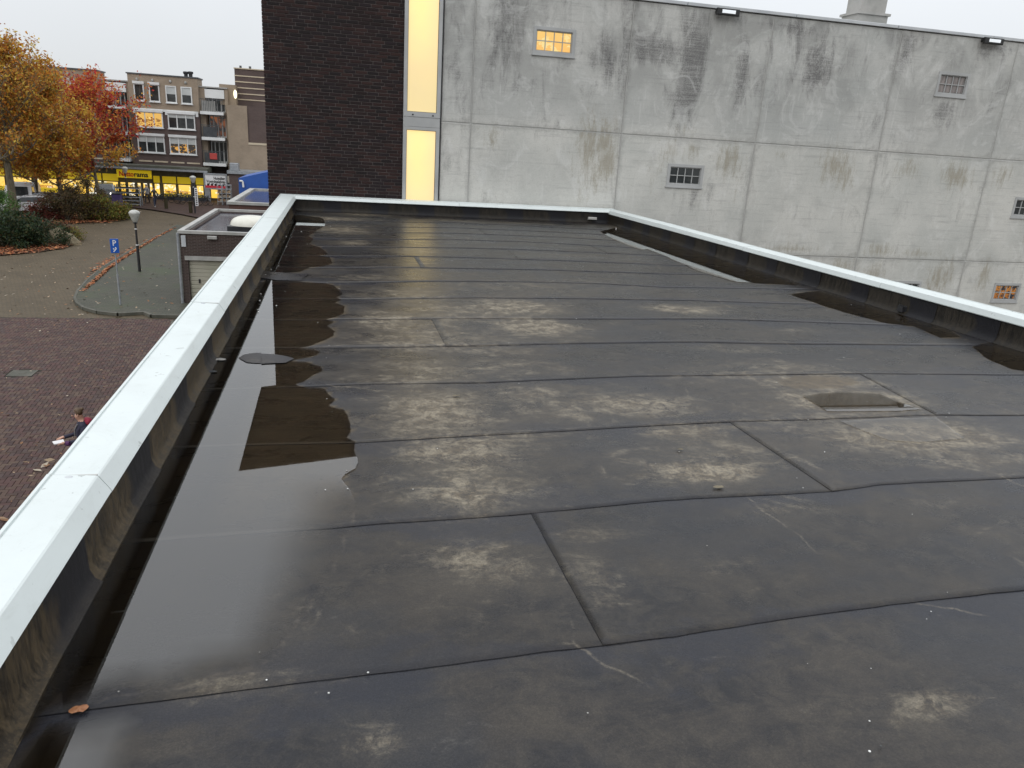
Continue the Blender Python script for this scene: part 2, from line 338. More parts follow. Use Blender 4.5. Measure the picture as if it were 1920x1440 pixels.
PV = [tuple(k * f for k, f in zip(c, (.80, .72, .68))) for c in [(.105, .062, .058), (.085, .055, .052), (.12, .075, .062), (.075, .05, .048), (.12, .085, .07), (.095, .07, .068), (.11, .065, .062), (.09, .064, .056), (.135, .10, .08)]]
M['pav1'] = m_obj('clinker_paver', PV, .62); M['pavn'] = m_isl('clinker_paver_field', PV, .62, .4)
M['sand'] = mottled('joint_sand', (.03, .027, .022), (.05, .045, .035), 3, .9)
M['road'] = m_brick('far_paving', (.118, .090, .056), (.094, .073, .046), (.062, .050, .034), .21, .105, 'XY', .62, .4, .01)
M['redroad'] = m_brick('far_red_paving', (.080, .047, .042), (.064, .04, .035), (.036, .026, .022), .21, .07, 'XY', .6, 0, .01)
M['walk'] = m_brick('grey_pavement_tiles', (.085, .082, .062), (.062, .064, .048), (.04, .04, .032), .3, .15, 'XY', .6, .0, .012, (.06, .075, .04))
M['kerb'] = mottled('kerb_stone', (.075, .075, .06), (.12, .115, .095), 2)
M['garage_brick'] = m_brick('garage_brick', (.075, .048, .042), (.05, .035, .032), (.12, .10, .09))
M['beige_brick'] = m_brick('beige_brick', (.35, .275, .20), (.30, .235, .17), (.34, .28, .22))
M['purple_brick'] = m_brick('purple_brown_brick', (.13, .09, .08), (.105, .075, .068), (.13, .105, .098))
M['red_brick'] = m_brick('red_brown_brick', (.14, .06, .045), (.11, .05, .04), (.12, .09, .08))
M['white_trim'] = mottled('white_painted_trim', (.62, .63, .62), (.72, .73, .72), 1, .5, 0)
M['beige_trim'] = mottled('beige_band', (.50, .42, .30), (.56, .48, .36), 1, .7, 0)
M['grey_trim'] = mottled('grey_edge_trim', (.30, .30, .28), (.40, .39, .37), 2, .6, 0)
M['wetroof'] = mottled('wet_grey_roofing', (.06, .06, .075), (.10, .10, .12), 1.5, .12, .25, 8, stretch=(1, 3, 1))
M['dome'] = mottled('skylight_plastic', (.62, .60, .52), (.68, .66, .58), 3, .3, 0)
M['glass'] = mottled('dark_window_glass', (.02, .025, .028), (.05, .055, .055), 1.2, .06, 0)
M['blind'] = mottled('pale_blind', (.45, .47, .46), (.52, .54, .53), 1, .7, 0)
M['door'] = mottled('cream_roller_door', (.33, .32, .25), (.38, .36, .29), 1.3, .55, 0)
M['black'] = mottled('black_metal', (.012, .012, .014), (.025, .025, .027), 3, .4, 0)
M['darkgrey'] = mottled('dark_grey_metal', (.05, .055, .06), (.08, .085, .09), 3, .5, 0)
M['steel'] = mottled('galvanised_steel', (.28, .30, .32), (.38, .40, .42), 6, .45, 0, metal=.4)
M['signblue'] = mat('blue_sign_face', (.01, .09, .42), .4); M['signwhite'] = mat('white_sign_print', (.8, .8, .8), .4)
M['tarpblue'] = mottled('blue_sheet', (.012, .065, .28), (.015, .08, .34), 1, .5, .1, 6)
M['yellow'] = mat('yellow_shop_fascia', (.75, .55, .01), .45, emit=(.9, .62, .01), es=.18)
M['red'] = mat('red_lettering', (.55, .04, .01), .5); M['blk'] = mat('black_lettering', (.02, .015, .012), .5)
M['canopy'] = mottled('mossy_canopy', (.07, .075, .05), (.12, .12, .10), 1, .8)
M['skin'] = mat('skin', (.48, .27, .19), .5); M['hair'] = mottled('brown_hair', (.07, .04, .02), (.12, .075, .04), 60, .6, .4, 200)
M['navy'] = mottled('navy_coat', (.016, .016, .035), (.03, .028, .05), 20, .8); M['crimson'] = mottled('crimson_hood', (.20, .012, .03), (.28, .02, .045), 20, .8)
M['purple'] = mottled('purple_sleeve', (.05, .012, .06), (.08, .02, .09), 20, .8); M['paper'] = mat('white_paper', (.75, .74, .74), .7)
M['jeans'] = mottled('dark_jeans', (.02, .025, .05), (.04, .045, .07), 20, .8); M['shoe'] = mat('pale_shoes', (.5, .5, .5), .5)
M['greycloth'] = mottled('grey_coat', (.20, .20, .21), (.28, .27, .27), 20, .8); M['blackcloth'] = mottled('black_coat', (.018, .016, .018), (.03, .028, .03), 20, .8)
M['bark'] = mottled('bark', (.10, .085, .06), (.17, .145, .10), 9, .9, .8, 30, stretch=(1, 1, .3))
OR = [tuple(min(1, k * 1.25) for k in c) for c in [(.36, .13, .022), (.50, .32, .05), (.54, .40, .07), (.46, .21, .03), (.30, .10, .022), (.50, .30, .045), (.40, .17, .03), (.24, .12, .03), (.52, .36, .07), (.34, .14, .03), (.20, .15, .04), (.44, .18, .03)]]
M['leaf_orange'] = m_isl('orange_autumn_leaves', OR, .6, 0, .35)
M['leaf_red'] = m_isl('red_autumn_leaves', [(.40, .03, .035), (.50, .06, .03), (.30, .03, .035), (.56, .16, .04), (.46, .05, .04), (.56, .22, .05), (.48, .12, .04), (.60, .32, .06)], .6, 0, .35)
M['leaf_green'] = m_isl('dark_green_leaves', [(.022, .042, .018), (.03, .055, .022), (.018, .033, .016), (.045, .06, .022), (.03, .045, .03), (.06, .055, .02)], .55, 0, .2)
M['leaf_bright'] = m_isl('bright_green_leaves', [(.05, .12, .015), (.07, .15, .02), (.04, .09, .015)], .55, 0, .25)
M['leaf_brown'] = m_isl('brown_shrub_twigs', [(.07, .045, .03), (.10, .06, .035), (.05, .042, .022), (.12, .08, .03), (.06, .055, .025)], .7, 0, .2)
M['leaf_wine'] = m_isl('wine_red_leaves', [(.13, .03, .025), (.09, .028, .025), (.17, .05, .03), (.07, .035, .02)], .7, 0, .2)
M['leaf_yg'] = m_isl('yellow_green_leaves', [(.17, .17, .03), (.12, .14, .03), (.24, .20, .04), (.09, .10, .025), (.20, .11, .03)], .6, 0, .25)
M['litter'] = m_isl('fallen_leaf_litter', [(.30, .095, .04), (.38, .15, .06), (.22, .07, .035), (.44, .22, .11), (.27, .12, .06), (.16, .07, .04)], .7)
M['litter2'] = m_isl('scattered_pale_leaves', [(.30, .20, .12), (.36, .27, .18), (.24, .13, .07), (.42, .36, .28)], .7)
M['soil'] = mottled('bed_soil', (.045, .03, .02), (.09, .05, .03), 3, .9)
M['rock'] = mottled('mossy_rock', (.15, .13, .08), (.24, .19, .12), 4, .85, .5, 12)
M['carwhite'] = mat('white_car_paint', (.65, .66, .67), .25); M['carsilver'] = mat('silver_car_paint', (.22, .24, .26), .25, .5); M['cardark'] = mat('dark_car_paint', (.03, .035, .045), .25)
M['tyre'] = mat('tyre_rubber', (.015, .015, .015), .8); M['lamp_on'] = mat('lit_headlight', (.8, .8, .8), .3, emit=(1, .97, .9), es=4); M['tail'] = mat('tail_light', (.4, .01, .01), .3)
M['globe'] = mottled('frosted_lamp_globe', (.34, .34, .31), (.46, .46, .43), 5, .15, 0)
M['grit'] = m_isl('pale_grit', [(.7, .7, .68), (.5, .5, .48), (.3, .29, .27), (.05, .05, .05)], .6)
M['rust'] = mottled('dead_orange_leaf', (.26, .10, .04), (.36, .16, .07), 40, .5)
M['grille'] = mat('black_plastic', (.01, .01, .01), .4); M['flens'] = mat('floodlight_lens', (.75, .78, .8), .2, emit=(.9, .95, 1), es=.35)

for k in ('brick1', 'brickn', 'mortar', 'pav1', 'pavn', 'road', 'redroad', 'walk', 'sand', 'garage_brick', 'beige_brick', 'purple_brick', 'red_brick', 'kerb', 'soil', 'litter', 'litter2', 'leaf_green', 'leaf_brown', 'leaf_wine', 'leaf_yg', 'leaf_orange', 'leaf_red'):
    M[k].node_tree.nodes['Principled BSDF'].inputs['Specular IOR Level'].default_value = .18

# ------------------------------------------------------------------ ground
GZ = -5.9
def poly_sheet(pts, z, name, m, parent=None, **k):
    v = [Vector((x, y, 0)) for x, y in pts]; tr = tessellate_polygon([v]); mb = MB(); mb.add([(x, y, z) for x, y in pts], [])
    for t in tr:
        a, b, c = t; n = (v[b] - v[a]).cross(v[c] - v[a]).z
        mb.f.append((a, b, c) if n > 0 else (a, c, b)); mb.m.append(0)
    return mb.build(name, m, parent, **k)
poly_sheet([(-1200, -300), (1200, -300), (1200, 1500), (-1200, 1500)], GZ - .03, 'ground', M['road'], kind='structure')
# clinker paved yard at the left foot of the building: sand bed with real pavers on it
poly_sheet([(-16, -6), (-1.2, -6), (-1.2, 31.1), (-16, 31.0)], GZ - .012, 'paved_yard', M['redroad'], kind='structure')
yard = thing('paved_ground', 'brown-red clinker paved yard below the left side of the flat roof', 'paving', (-9, 22, GZ)); 
yb = MB(); yb.box(-13.6, -1.35, 10.5, 31.05, GZ - .01, GZ - .004); yb.build('sand_bed', M['sand'], yard)
PL, PW, PH = .205, .100, .012
def paver_geo(mb, x, y, a, z=0.):
    c, s = math.cos(a), math.sin(a); L, Wd = PL / 2, PW / 2; g = .004
    v = []
    for (dx, dy, dz) in ((-L, -Wd, 0), (L, -Wd, 0), (L, Wd, 0), (-L, Wd, 0), (-L + g, -Wd + g, PH), (L - g, -Wd + g, PH), (L - g, Wd - g, PH), (-L + g, Wd - g, PH)):
        v.append((x + dx * c - dy * s, y + dx * s + dy * c, z + dz))
    mb.add(v, [(4, 5, 6, 7), (0, 1, 5, 4), (1, 2, 6, 5), (2, 3, 7, 6), (3, 0, 4, 7)])
protop = MB(); paver_geo(protop, 0, 0, 0); pm = protop.mesh('paver', M['pav1'])
cand = []
pit = .106
ca, sa = math.cos(math.radians(45)), math.sin(math.radians(45))
span = 16
for i in range(-150, 150):
    for j in range(-150, 150):
        # herringbone: pair of bricks on a 2-step lattice
        u0 = i * pit + j * 2 * pit * 0; 
        pass
# herringbone lattice: horizontal brick at (k,k+4m)..., vertical brick beside it
for k in range(-170, 170):
    for mm in range(-60, 60):
        hx, hy = (k + 4 * mm * .5 * 1.0), 0
cand = []
for k in range(-260, 260):
    for q in range(-90, 90):
        # horizontal brick covers cells (k+2q... )
        x = k + 2 * q; y = k - 2 * q
        cxh, cyh = (x + 1) * pit, (y + .5) * pit
        cxv, cyv = (x + 2.5) * pit, (y + 0) * pit
        for (a, b, rot) in ((cxh, cyh, 0), (cxv, cyv, math.pi / 2)):
            X = a * .9962 - b * .0872 - 8; Y = a * .0872 + b * .9962 + 21
            if -13.4 < X < -1.5 and 10.7 < Y < 30.95:
                cand.append((X, Y, rot + .0873))
def visible_yard(x, y):   # left of the coping seen from the eye
    return x / max(y, .1) < -.215 and x / y > -.62
cand = [c for c in cand if visible_yard(c[0], c[1]) and not (abs(c[0] + 9.45) < .40 and abs(c[1] - 23.87) < .36)]
cand.sort(key=lambda c: c[0] ** 2 + c[1] ** 2)
inview = [c for c in cand if c[0] / c[1] > -.52]
near = set(id(c) for c in inview[:300]); fld = MB()
for c in cand:
    z = GZ - .004 + U(-.004, .003)
    if id(c) in near:
        o = bpy.data.objects.new('paver', pm); S.collection.objects.link(o); o.parent = yard
        o.location = (c[0] + 9, c[1] - 22, z - GZ); o.rotation_euler = (U(-.02, .02), U(-.02, .02), c[2] + U(-.02, .02))
    else: paver_geo(fld, c[0], c[1], c[2] + U(-.02, .02), z)
fld.build('paver_field', M['pavn'], yard, kind='stuff')
# pale gutter line of the yard
mb = MB()
for k in range(60):
    t = k / 60; x = -6.6 + 1.9 * 0 + t * 1.7; y = 30.6 - t * 13
    for d in (0, .62): mb.box(x + d * .9 - .05, x + d * .9 + .05, y - .095, y + .095, GZ + .002, GZ + .016)
mb.build('gutter_course', M['kerb'], yard, kind='stuff')

def densify(pts, step, jit=0., closed=True, seed=0):
    out = []; n = len(pts)
    for i in range(n if closed else n - 1):
        a = pts[i]; b = pts[(i + 1) % n]; L = math.hypot(b[0] - a[0], b[1] - a[1]); k = max(1, int(L / step))
        for j in range(k):
            t = j / k; x = a[0] + (b[0] - a[0]) * t; y = a[1] + (b[1] - a[1]) * t
            if jit: q = noise.noise_vector(Vector((x * 9 + seed, y * 9, 0))) * jit + noise.noise_vector(Vector((x * 31, y * 31 + seed, 0))) * jit * .5; x += q.x; y += q.y
            out.append((x, y))
    return out
# pavement with kerb
pw = [onz(px, py, GZ)[:2] for px, py in [(334, 424), (300, 441), (262, 463), (225, 485), (196, 503), (166, 528), (148, 549), (143, 562), (147, 571), (160, 580), (185, 587), (222, 591)]]
pw += [(-7.9, 31.9), (-7.5, 31.35), (-1.5, 31.3), (-1.5, 33.7), (-6.9, 33.7), (-7.3, 60)]
poly_sheet(pw, GZ + .10, 'pavement', M['walk'], kind='structure')
mb = MB(); kp = pw[:12] + [(-7.9, 31.9), (-7.5, 31.35), (-1.5, 31.3)]
for a, b in zip(kp[:-1], kp[1:]):
    d = Vector((b[0] - a[0], b[1] - a[1], 0)); L = d.length; d.normalize(); nn = Vector((-d.y, d.x, 0)) * -.1
    k = max(1, int(L / 1.0))
    for j in range(k):
        p = Vector((a[0], a[1], 0)) + d * (L * j / k + .006); q = Vector((a[0], a[1], 0)) + d * (L * (j + 1) / k - .006)
        o1, o2 = p + nn, q + nn
        mb.add([(p.x, p.y, GZ - .02), (q.x, q.y, GZ - .02), (o2.x, o2.y, GZ - .02), (o1.x, o1.y, GZ - .02), (p.x, p.y, GZ + .112), (q.x, q.y, GZ + .112), (o2.x, o2.y, GZ + .104), (o1.x, o1.y, GZ + .104)],
               [(4, 5, 6, 7), (7, 6, 2, 3), (0, 1, 5, 4), (1, 2, 6, 5), (3, 0, 4, 7), (6, 5, 1, 2)])
mb.build('kerb', M['kerb'], kind='structure')
# shop forecourt pavement
fc = [onz(px, py, GZ)[:2] for px, py in [(120, 384), (200, 386), (240, 389), (290, 395), (340, 403), (400, 415)]]
poly_sheet([(-60, 72)] + [(-30, 74.5)] + fc[1:] + [(2, 66), (2, 84), (-60, 84)], GZ + .07, 'forecourt', M['redroad'], kind='structure')
# planting beds
bed1 = [onz(px, py, GZ)[:2] for px, py in [(-120, 470), (0, 479), (60, 474), (120, 466), (150, 455), (138, 445), (100, 432), (40, 424), (-150, 420)]]
bed2 = [onz(px, py, GZ)[:2] for px, py in [(-60, 412), (60, 413), (130, 419), (200, 417), (236, 409), (232, 400), (190, 393), (60, 398), (-60, 402)]]
for b in (bed1, bed2): poly_sheet(densify(b, .6, .12), GZ + .02, 'planting_bed', M['soil'], kind='structure')

def inside(x, y, poly):
    c = False; n = len(poly)
    for i in range(n):
        x1, y1 = poly[i]; x2, y2 = poly[(i + 1) % n]
        if (y1 > y) != (y2 > y) and x < (x2 - x1) * (y - y1) / (y2 - y1) + x1: c = not c
    return c
def leafq(mb, x, y, z, s, flat=False):
    n = Vector((U(-1, 1), U(-1, 1), U(-1, 1)))
    if flat: n = Vector((U(-.35, .35), U(-.35, .35), 1))
    if n.length < .1: n = Vector((0, 0, 1))
    n.normalize(); a = n.orthogonal().normalized(); b = n.cross(a); t = U(0, 6.28); a, b = a * math.cos(t) + b * math.sin(t), b * math.cos(t) - a * math.sin(t)
    c = Vector((x, y, z)); s2 = s * U(.35, .6)
    mb.add([c - a * s, c - b * s2 * .8 + n * s * .15, c + a * s, c + b * s2 - n * s * .1], [(0, 1, 2, 3)])
mb = MB()
for poly, zz, nn in ((bed1, GZ + .03, 15000), (bed2, GZ + .03, 12000)):
    xs = [p[0] for p in poly]; ys = [p[1] for p in poly]; k = 0
    while k < nn:
        x, y = U(min(xs), max(xs)), U(min(ys) - .8, max(ys))
        q = inside(x, y, poly)
        if q or (rnd() < .12 and (inside(x, y + .9, poly) or inside(x - .8, y, poly))): leafq(mb, x, y, zz + U(0, .06), U(.06, .12), True)
        k += 1
# drift of leaves along the kerb
kl = [onz(px, py, GZ)[:2] for px, py in [(326, 430), (290, 449), (255, 471), (222, 492), (200, 508), (180, 527), (152, 550)]]
for i in range(6000):
    t = rnd() * (len(kl) - 1.001); i0 = int(t); f = t - i0; a, b = kl[i0], kl[i0 + 1]
    w = .1 + .42 * max(0, math.sin(t / (len(kl) - 1) * math.pi)) * (.6 + .6 * noise.noise(Vector((t * 3, 0, 0))))
    x = a[0] + (b[0] - a[0]) * f - abs(random.gauss(0, w)) + .15; y = a[1] + (b[1] - a[1]) * f + U(-.2, .2)
    if rnd() < .12 + .88 * math.sin(min(1, t / 6) * math.pi) ** 1.5: leafq(mb, x, y, GZ + .01 + U(0, .05) + (.1 if x > a[0] + (b[0] - a[0]) * f - .02 else 0), U(.05, .1), True)
mb.build('fallen_leaves', M['litter'], kind='stuff')
mb = MB()
for i in range(420):
    px = U(-20, 330); py = 395 + 200 * rnd() ** 1.2
    x, y, _ = onz(px, py, GZ); z = GZ - .02 + (.13 if inside(x, y, pw) else 0)
    leafq(mb, x, y, z + .01, U(.03, .09), True)
for i in range(150):
    x, y, _ = onz(U(-10, 330), U(600, 960), GZ)
    if x / y < -.23: leafq(mb, x, y, GZ + .015, U(.03, .07), True)
for px, py in [(8, 976), (2, 973), (88, 873), (83, 874), (95, 864), (70, 883)]:
    x, y, _ = onz(px, py, GZ); leafq(mb, x, y, GZ + .02, .14, True)
mb.build('scattered_leaves', M['litter2'], kind='stuff')

# ------------------------------------------------------------------ the flat-roofed building we stand on
def xl(y): return -0.845 - .0085 * y
def xr(y): return 6.25 - .045 * y
YF = 15.58; YN = -2.5
fb = thing('flat_roof_building', 'low building whose wet bitumen flat roof with white edging fills the foreground', 'building', (2.5, 7, GZ))
mb = MB()
P = [(-1.0, YN), (-1.19, YF + .22), (xr(YF) + .17, YF + .22), (xr(YN) + .17, YN)]
mb.add([(x, y, GZ - .05) for x, y in P] + [(x, y, -.06) for x, y in P], [(0, 3, 7, 4), (3, 2, 6, 7), (2, 1, 5, 6), (1, 0, 4, 5)])
mb.build('wall', M['garage_brick'], fb)
rf = poly_sheet([P[0], P[3], P[2], P[1]], -.05, 'roof', M['roof'], fb)
bpy.context.view_layer.update()
# upstand core behind the felt
mb = MB()
def strip(mb, A, B, za, zb):   # vertical wall between two outlines
    mb.add([(A[0][0], A[0][1], za), (A[1][0], A[1][1], za), (B[1][0], B[1][1], za), (B[0][0], B[0][1], za), (A[0][0], A[0][1], zb), (A[1][0], A[1][1], zb), (B[1][0], B[1][1], zb), (B[0][0], B[0][1], zb)],
           [(0, 1, 5, 4), (1, 2, 6, 5), (2, 3, 7, 6), (3, 0, 4, 7), (4, 5, 6, 7)])
strip(mb, [(xl(YN) - .02, YN), (xl(YF) - .02, YF + .02)], [(P[0][0], YN), (P[1][0], YF + .02)], -.05, .255)
strip(mb, [(P[1][0], YF + .022), (P[2][0], YF + .022)], [(P[1][0], YF + .215), (P[2][0], YF + .215)], -.05, .255)
strip(mb, [(xr(YN) + .02, YN), (xr(YF) + .02, YF + .02)], [(P[3][0], YN), (P[2][0], YF + .02)], -.05, .232)
ups = mb.build('upstand', M['felt_dark'], fb)

# seams traced on the roof
SE = [[(176, 1331), (431, 1299), (585, 1279), (694, 1266), (900, 1240), (1006, 1225), (1139, 1210), (1272, 1194), (1431, 1168), (1591, 1145), (1750, 1126), (1920, 1107)],
 [(311, 1014), (525, 998), (634, 991), (700, 985), (900, 972), (996, 964), (1240, 940), (1431, 929), (1564, 922), (1644, 910), (1920, 897)],
 [(456, 836), (669, 831), (900, 818), (1200, 801), (1369, 792), (1537, 787), (1755, 779), (1920, 780)],
 [(487, 729), (556, 727), (706, 721), (900, 719), (1200, 706), (1425, 704), (1612, 701), (1912, 704)],
 [(516, 654), (558, 654), (727, 652), (900, 649), (1080, 645), (1299, 642), (1430, 645), (1736, 648)],
 [(513, 601), (647, 600), (900, 598), (1080, 599), (1342, 599), (1461, 603), (1649, 610)],
 [(511, 560.5), (641, 562), (900, 559), (1080, 560.6), (1299, 564), (1474, 570)],
 [(600, 531), (713, 530), (840, 528), (986, 529), (1132, 532.5), (1240, 539), (1452, 542)],
 [(600, 503), (727, 502), (846, 503.5), (1017, 506.5), (1240, 514)],
 [(585, 480.5), (737, 481), (856, 483), (1048, 489), (1240, 497)],
 [(585, 463), (737, 464), (856, 465.5), (965, 468), (1090, 473), (1240, 480)],
 [(648, 448.5), (856, 450), (986, 454), (1132, 462), (1215, 467)],
 [(678, 436), (856, 438), (1048, 445), (1173, 453)],
 [(678, 426), (856, 427.6), (1048, 436), (1132, 441)],
 [(678, 416), (856, 418), (986, 424), (1111, 431)]]
XS = np.linspace(-1.02, 6.3, 100)
curves = []
for s in SE:
    w = np.array([onz(px, py)[:2] for px, py in s]); A = np.polyfit(w[:, 0], w[:, 1], 1)
    y = np.interp(XS, w[:, 0], w[:, 1]); lin = np.polyval(A, XS)
    y = np.where(XS < w[0, 0], w[0, 1] + A[0] * (XS - w[0, 0]), y); y = np.where(XS > w[-1, 0], w[-1, 1] + A[0] * (XS - w[-1, 0]), y)
    curves.append(y)
curves = [curves[0] - .93 * 3, curves[0] - .93 * 2, curves[0] - .93] + curves
for k in range(len(curves)):   # fine raggedness
    curves[k] = curves[k] + np.array([noise.noise(Vector((x * 2.2, k * 3.3, 0))) * .007 + noise.noise(Vector((x * 9, k * 5.3, 1))) * .004 for x in XS])
for k in range(1, len(curves)): curves[k] = np.maximum(curves[k], curves[k - 1] + .25)
curves.append(np.full_like(XS, YF + .1))
BL = [(830, 640, 170, 30, .55), (800, 700, 150, 40, .5), (850, 800, 160, 60, .6), (870, 900, 140, 60, .6), (1080, 760, 260, 40, .42), (1320, 850, 200, 45, .45), (860, 590, 160, 30, .5), (1450, 700, 260, 24, .4), (1650, 790, 260, 50, .45), (900, 1060, 120, 60, .5), (1120, 1100, 60, 100, .35), (760, 500, 90, 20, .3), (1000, 540, 220, 16, .3),
 (960, 575, 90, 16, .8), (1000, 612, 80, 18, 1), (735, 600, 70, 22, .7), (760, 552, 90, 14, .55), (720, 640, 40, 10, .5), (820, 760, 110, 40, .75), (860, 850, 110, 40, .8), (880, 920, 90, 40, .7), (930, 690, 170, 20, .45),
 (1200, 760, 120, 25, .75), (1280, 810, 100, 20, .65), (1330, 885, 130, 26, .75), (1480, 690, 110, 14, .6), (1540, 718, 110, 16, 1.), (1600, 752, 130, 24, 1.), (1710, 815, 190, 34, .8), (1850, 865, 120, 24, .45),
 (1280, 580, 70, 9, .8), (880, 1050, 90, 45, .6), (560, 1180, 90, 50, .3), (700, 1400, 90, 45, .45), (1750, 1330, 130, 40, .5), (770, 470, 60, 9, .5), (640, 430, 60, 9, .7), (660, 455, 40, 6, .6), (700, 520, 100, 6, .5),
 (1000, 740, 90, 24, .5), (1380, 655, 120, 10, .35), (1500, 620, 60, 6, .4), (1060, 480, 90, 4, .25), (1100, 530, 60, 6, .35), (1450, 960, 90, 22, .35), (1750, 940, 120, 20, .3), (1300, 1060, 120, 40, .22),
 (420, 1290, 160, 10, .5), (620, 410, 80, 4, .8), (680, 402, 60, 4, .7), (1190, 428, 50, 4, .7), (900, 416, 160, 3, .4), (500, 1150, 60, 60, .3), (1850, 1000, 60, 20, .3), (1130, 1000, 90, 24, .25), (1060, 1090, 60, 50, .25)]
BW = []
for px, py, rx, ry, s in BL:
    c = onz(px, py); r = onz(px + rx, py); t = onz(px, py - ry)
    BW.append((c[0], c[1], abs(r[0] - c[0]), max(.06, abs(t[1] - c[1])), s))
def dirt(x, y):
    d = 0
    for cx, cy, rx, ry, s in BW:
        q = ((x - cx) / rx) ** 2 + ((y - cy) / ry) ** 2
        if q < 4: d = max(d, s * math.exp(-q * .9))
    return d
# ---- puddle outlines (as traced on the roof surface)
main = [(539, 404), (566, 404), (600, 408), (607, 412), (609, 418), (609, 424), (593, 433), (579, 443), (588, 449), (579, 458), (599, 464), (609, 471), (615, 477), (597, 480), (619, 483), (623, 495), (607, 500), (581, 502), (563, 510), (535, 512), (508, 510)]
farp = [onz(*p)[:2] for p in main] + [(xl(8.0) + .0, 8.0)] + [(xl(y) + .0, y) for y in (9, 12, 14.3)]
m2 = [(499, 525), (520, 527), (563, 529), (607, 532), (624, 535), (638, 546), (642, 552), (631, 558), (640, 563), (629, 568), (645, 575), (645, 588), (627, 596), (611, 599), (626, 604), (612, 611), (626, 622), (624, 631), (602, 641), (586, 649), (561, 654), (588, 656), (602, 660), (594, 666), (574, 671), (552, 675),
      (533, 669), (513, 667), (480, 664), (458, 667), (447, 673), (463, 682), (491, 684), (533, 683), (549, 678),
      (574, 679), (602, 689), (605, 696), (588, 704), (569, 716), (555, 721), (561, 726), (597, 729), (609, 731), (627, 750), (616, 761), (647, 770), (655, 781), (658, 809), (648, 822), (664, 830), (666, 853), (670, 869), (667, 881), (650, 891), (641, 900), (655, 920), (668, 945), (664, 975), (645, 1010), (632, 1060), (600, 1110), (550, 1180), (525, 1217), (480, 1252), (375, 1277), (300, 1307), (240, 1299), (205, 1308), (169, 1327), (142, 1343), (118, 1330), (112, 1300)]
mainp = [onz(*p)[:2] for p in m2] + [(xl(y) + .0, y) for y in (1.45, 3, 5, 6.5, 7.55)]
nearp = [onz(*p)[:2] for p in [(90, 1362), (132, 1352), (170, 1340), (230, 1334), (283, 1326), (270, 1380), (255, 1440), (235, 1560)]] + [(-.3, .2), (xl(.2) + .0, .2), (xl(1.2) + .0, 1.18)]
def rbase(y): return (xr(y) - .0, y)
r1 = [onz(*p)[:2] for p in [(1125, 434), (1144, 446), (1173, 459), (1202, 469), (1214, 468), (1251, 482), (1262, 488), (1307, 508), (1377, 529), (1443, 533), (1491, 535)]] + [rbase(y) for y in (8.75, 10, 12, 14, 14.9)]
r2 = [onz(*p)[:2] for p in [(1482, 553), (1539, 572), (1583, 586), (1662, 607), (1714, 612), (1762, 634), (1800, 633)]] + [rbase(y) for y in (6.3, 7, 7.6, 8.2)] + [onz(*p)[:2] for p in [(1540, 546), (1517, 548), (1496, 550)]]
r3 = [onz(*p)[:2] for p in [(1824, 651), (1850, 673), (1898, 693), (1960, 702), (2050, 712)]] + [rbase(4.6), rbase(5.4), rbase(5.75)]
p_a = [onz(*p)[:2] for p in [(1459, 716), (1485, 707), (1540, 705), (1586, 706), (1611, 720), (1575, 727), (1520, 729), (1470, 727)]]
p_b = [onz(*p)[:2] for p in [(1504, 744), (1537, 738), (1590, 736), (1650, 739), (1684, 755), (1729, 769), (1687, 772), (1552, 773), (1526, 757)]]
p_c = [onz(*p)[:2] for p in [(1575, 791), (1660, 786), (1755, 784), (1807, 823), (1760, 828), (1725, 831), (1669, 828), (1625, 812)]]
PUD = [(farp, 'rainwater_puddle'), (mainp, 'rainwater_puddle'), (nearp, 'rainwater_puddle'), (r1, 'rainwater_puddle'), (r2, 'rainwater_puddle'), (r3, 'rainwater_puddle'), (p_b, 'rainwater_puddle'), (p_c, 'rainwater_puddle')]
def film(x, y):
    """1 where the water stands, thinning to 0 towards the damp near edge"""
    best = 9
    for a, b in zip(SEDL[:-1], SEDL[1:]):
        dx, dy = b[0] - a[0], b[1] - a[1]; t = max(0, min(1, ((x - a[0]) * dx + (y - a[1]) * dy) / (dx * dx + dy * dy)))
        best = min(best, math.hypot(x - a[0] - t * dx, y - a[1] - t * dy))
    for a, b in zip(nearp[2:7], nearp[3:8]):
        dx, dy = b[0] - a[0], b[1] - a[1]; t = max(0, min(1, ((x - a[0]) * dx + (y - a[1]) * dy) / (dx * dx + dy * dy + 1e-9)))
        best = min(best, math.hypot(x - a[0] - t * dx, y - a[1] - t * dy))
    f = min(1., best / (.12 + .20 * max(0., min(1., (y - 1.9) / .7)))); f = f * f * (3 - 2 * f); k = max(0., min(1., (y - 2.95) / .3))
    return f + (1 - f) * k
def mud_shade(x, y):
    a = max(0., min(1., (x - xl(y) - .30) / .12)) if x < 2.5 else .55  # brown mud left out beside the left upstand, painting the shaded strip there
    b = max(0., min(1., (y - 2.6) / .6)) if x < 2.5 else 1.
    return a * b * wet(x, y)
def wet(x, y):
    for p, _ in PUD[:6]:
        if inside(x, y, p): return film(x, y)
    if inside(x, y, p_b): return .9
    if inside(x, y, p_a): return .8
    return 0.
SEDL = [onz(*p)[:2] for p in [(641, 900), (655, 920), (668, 945), (664, 975), (645, 1010), (632, 1060), (600, 1110), (550, 1180), (525, 1217), (480, 1252), (375, 1277), (300, 1307), (240, 1299), (205, 1308), (169, 1327), (142, 1343)]]
SEDL2 = [onz(*p)[:2] for p in [(700, 640), (735, 655), (712, 620), (700, 606), (740, 598)]]
SEDL3 = [onz(*p)[:2] for p in [(690, 1085), (740, 1048), (812, 1030), (818, 1075), (870, 1095), (950, 1110)]]
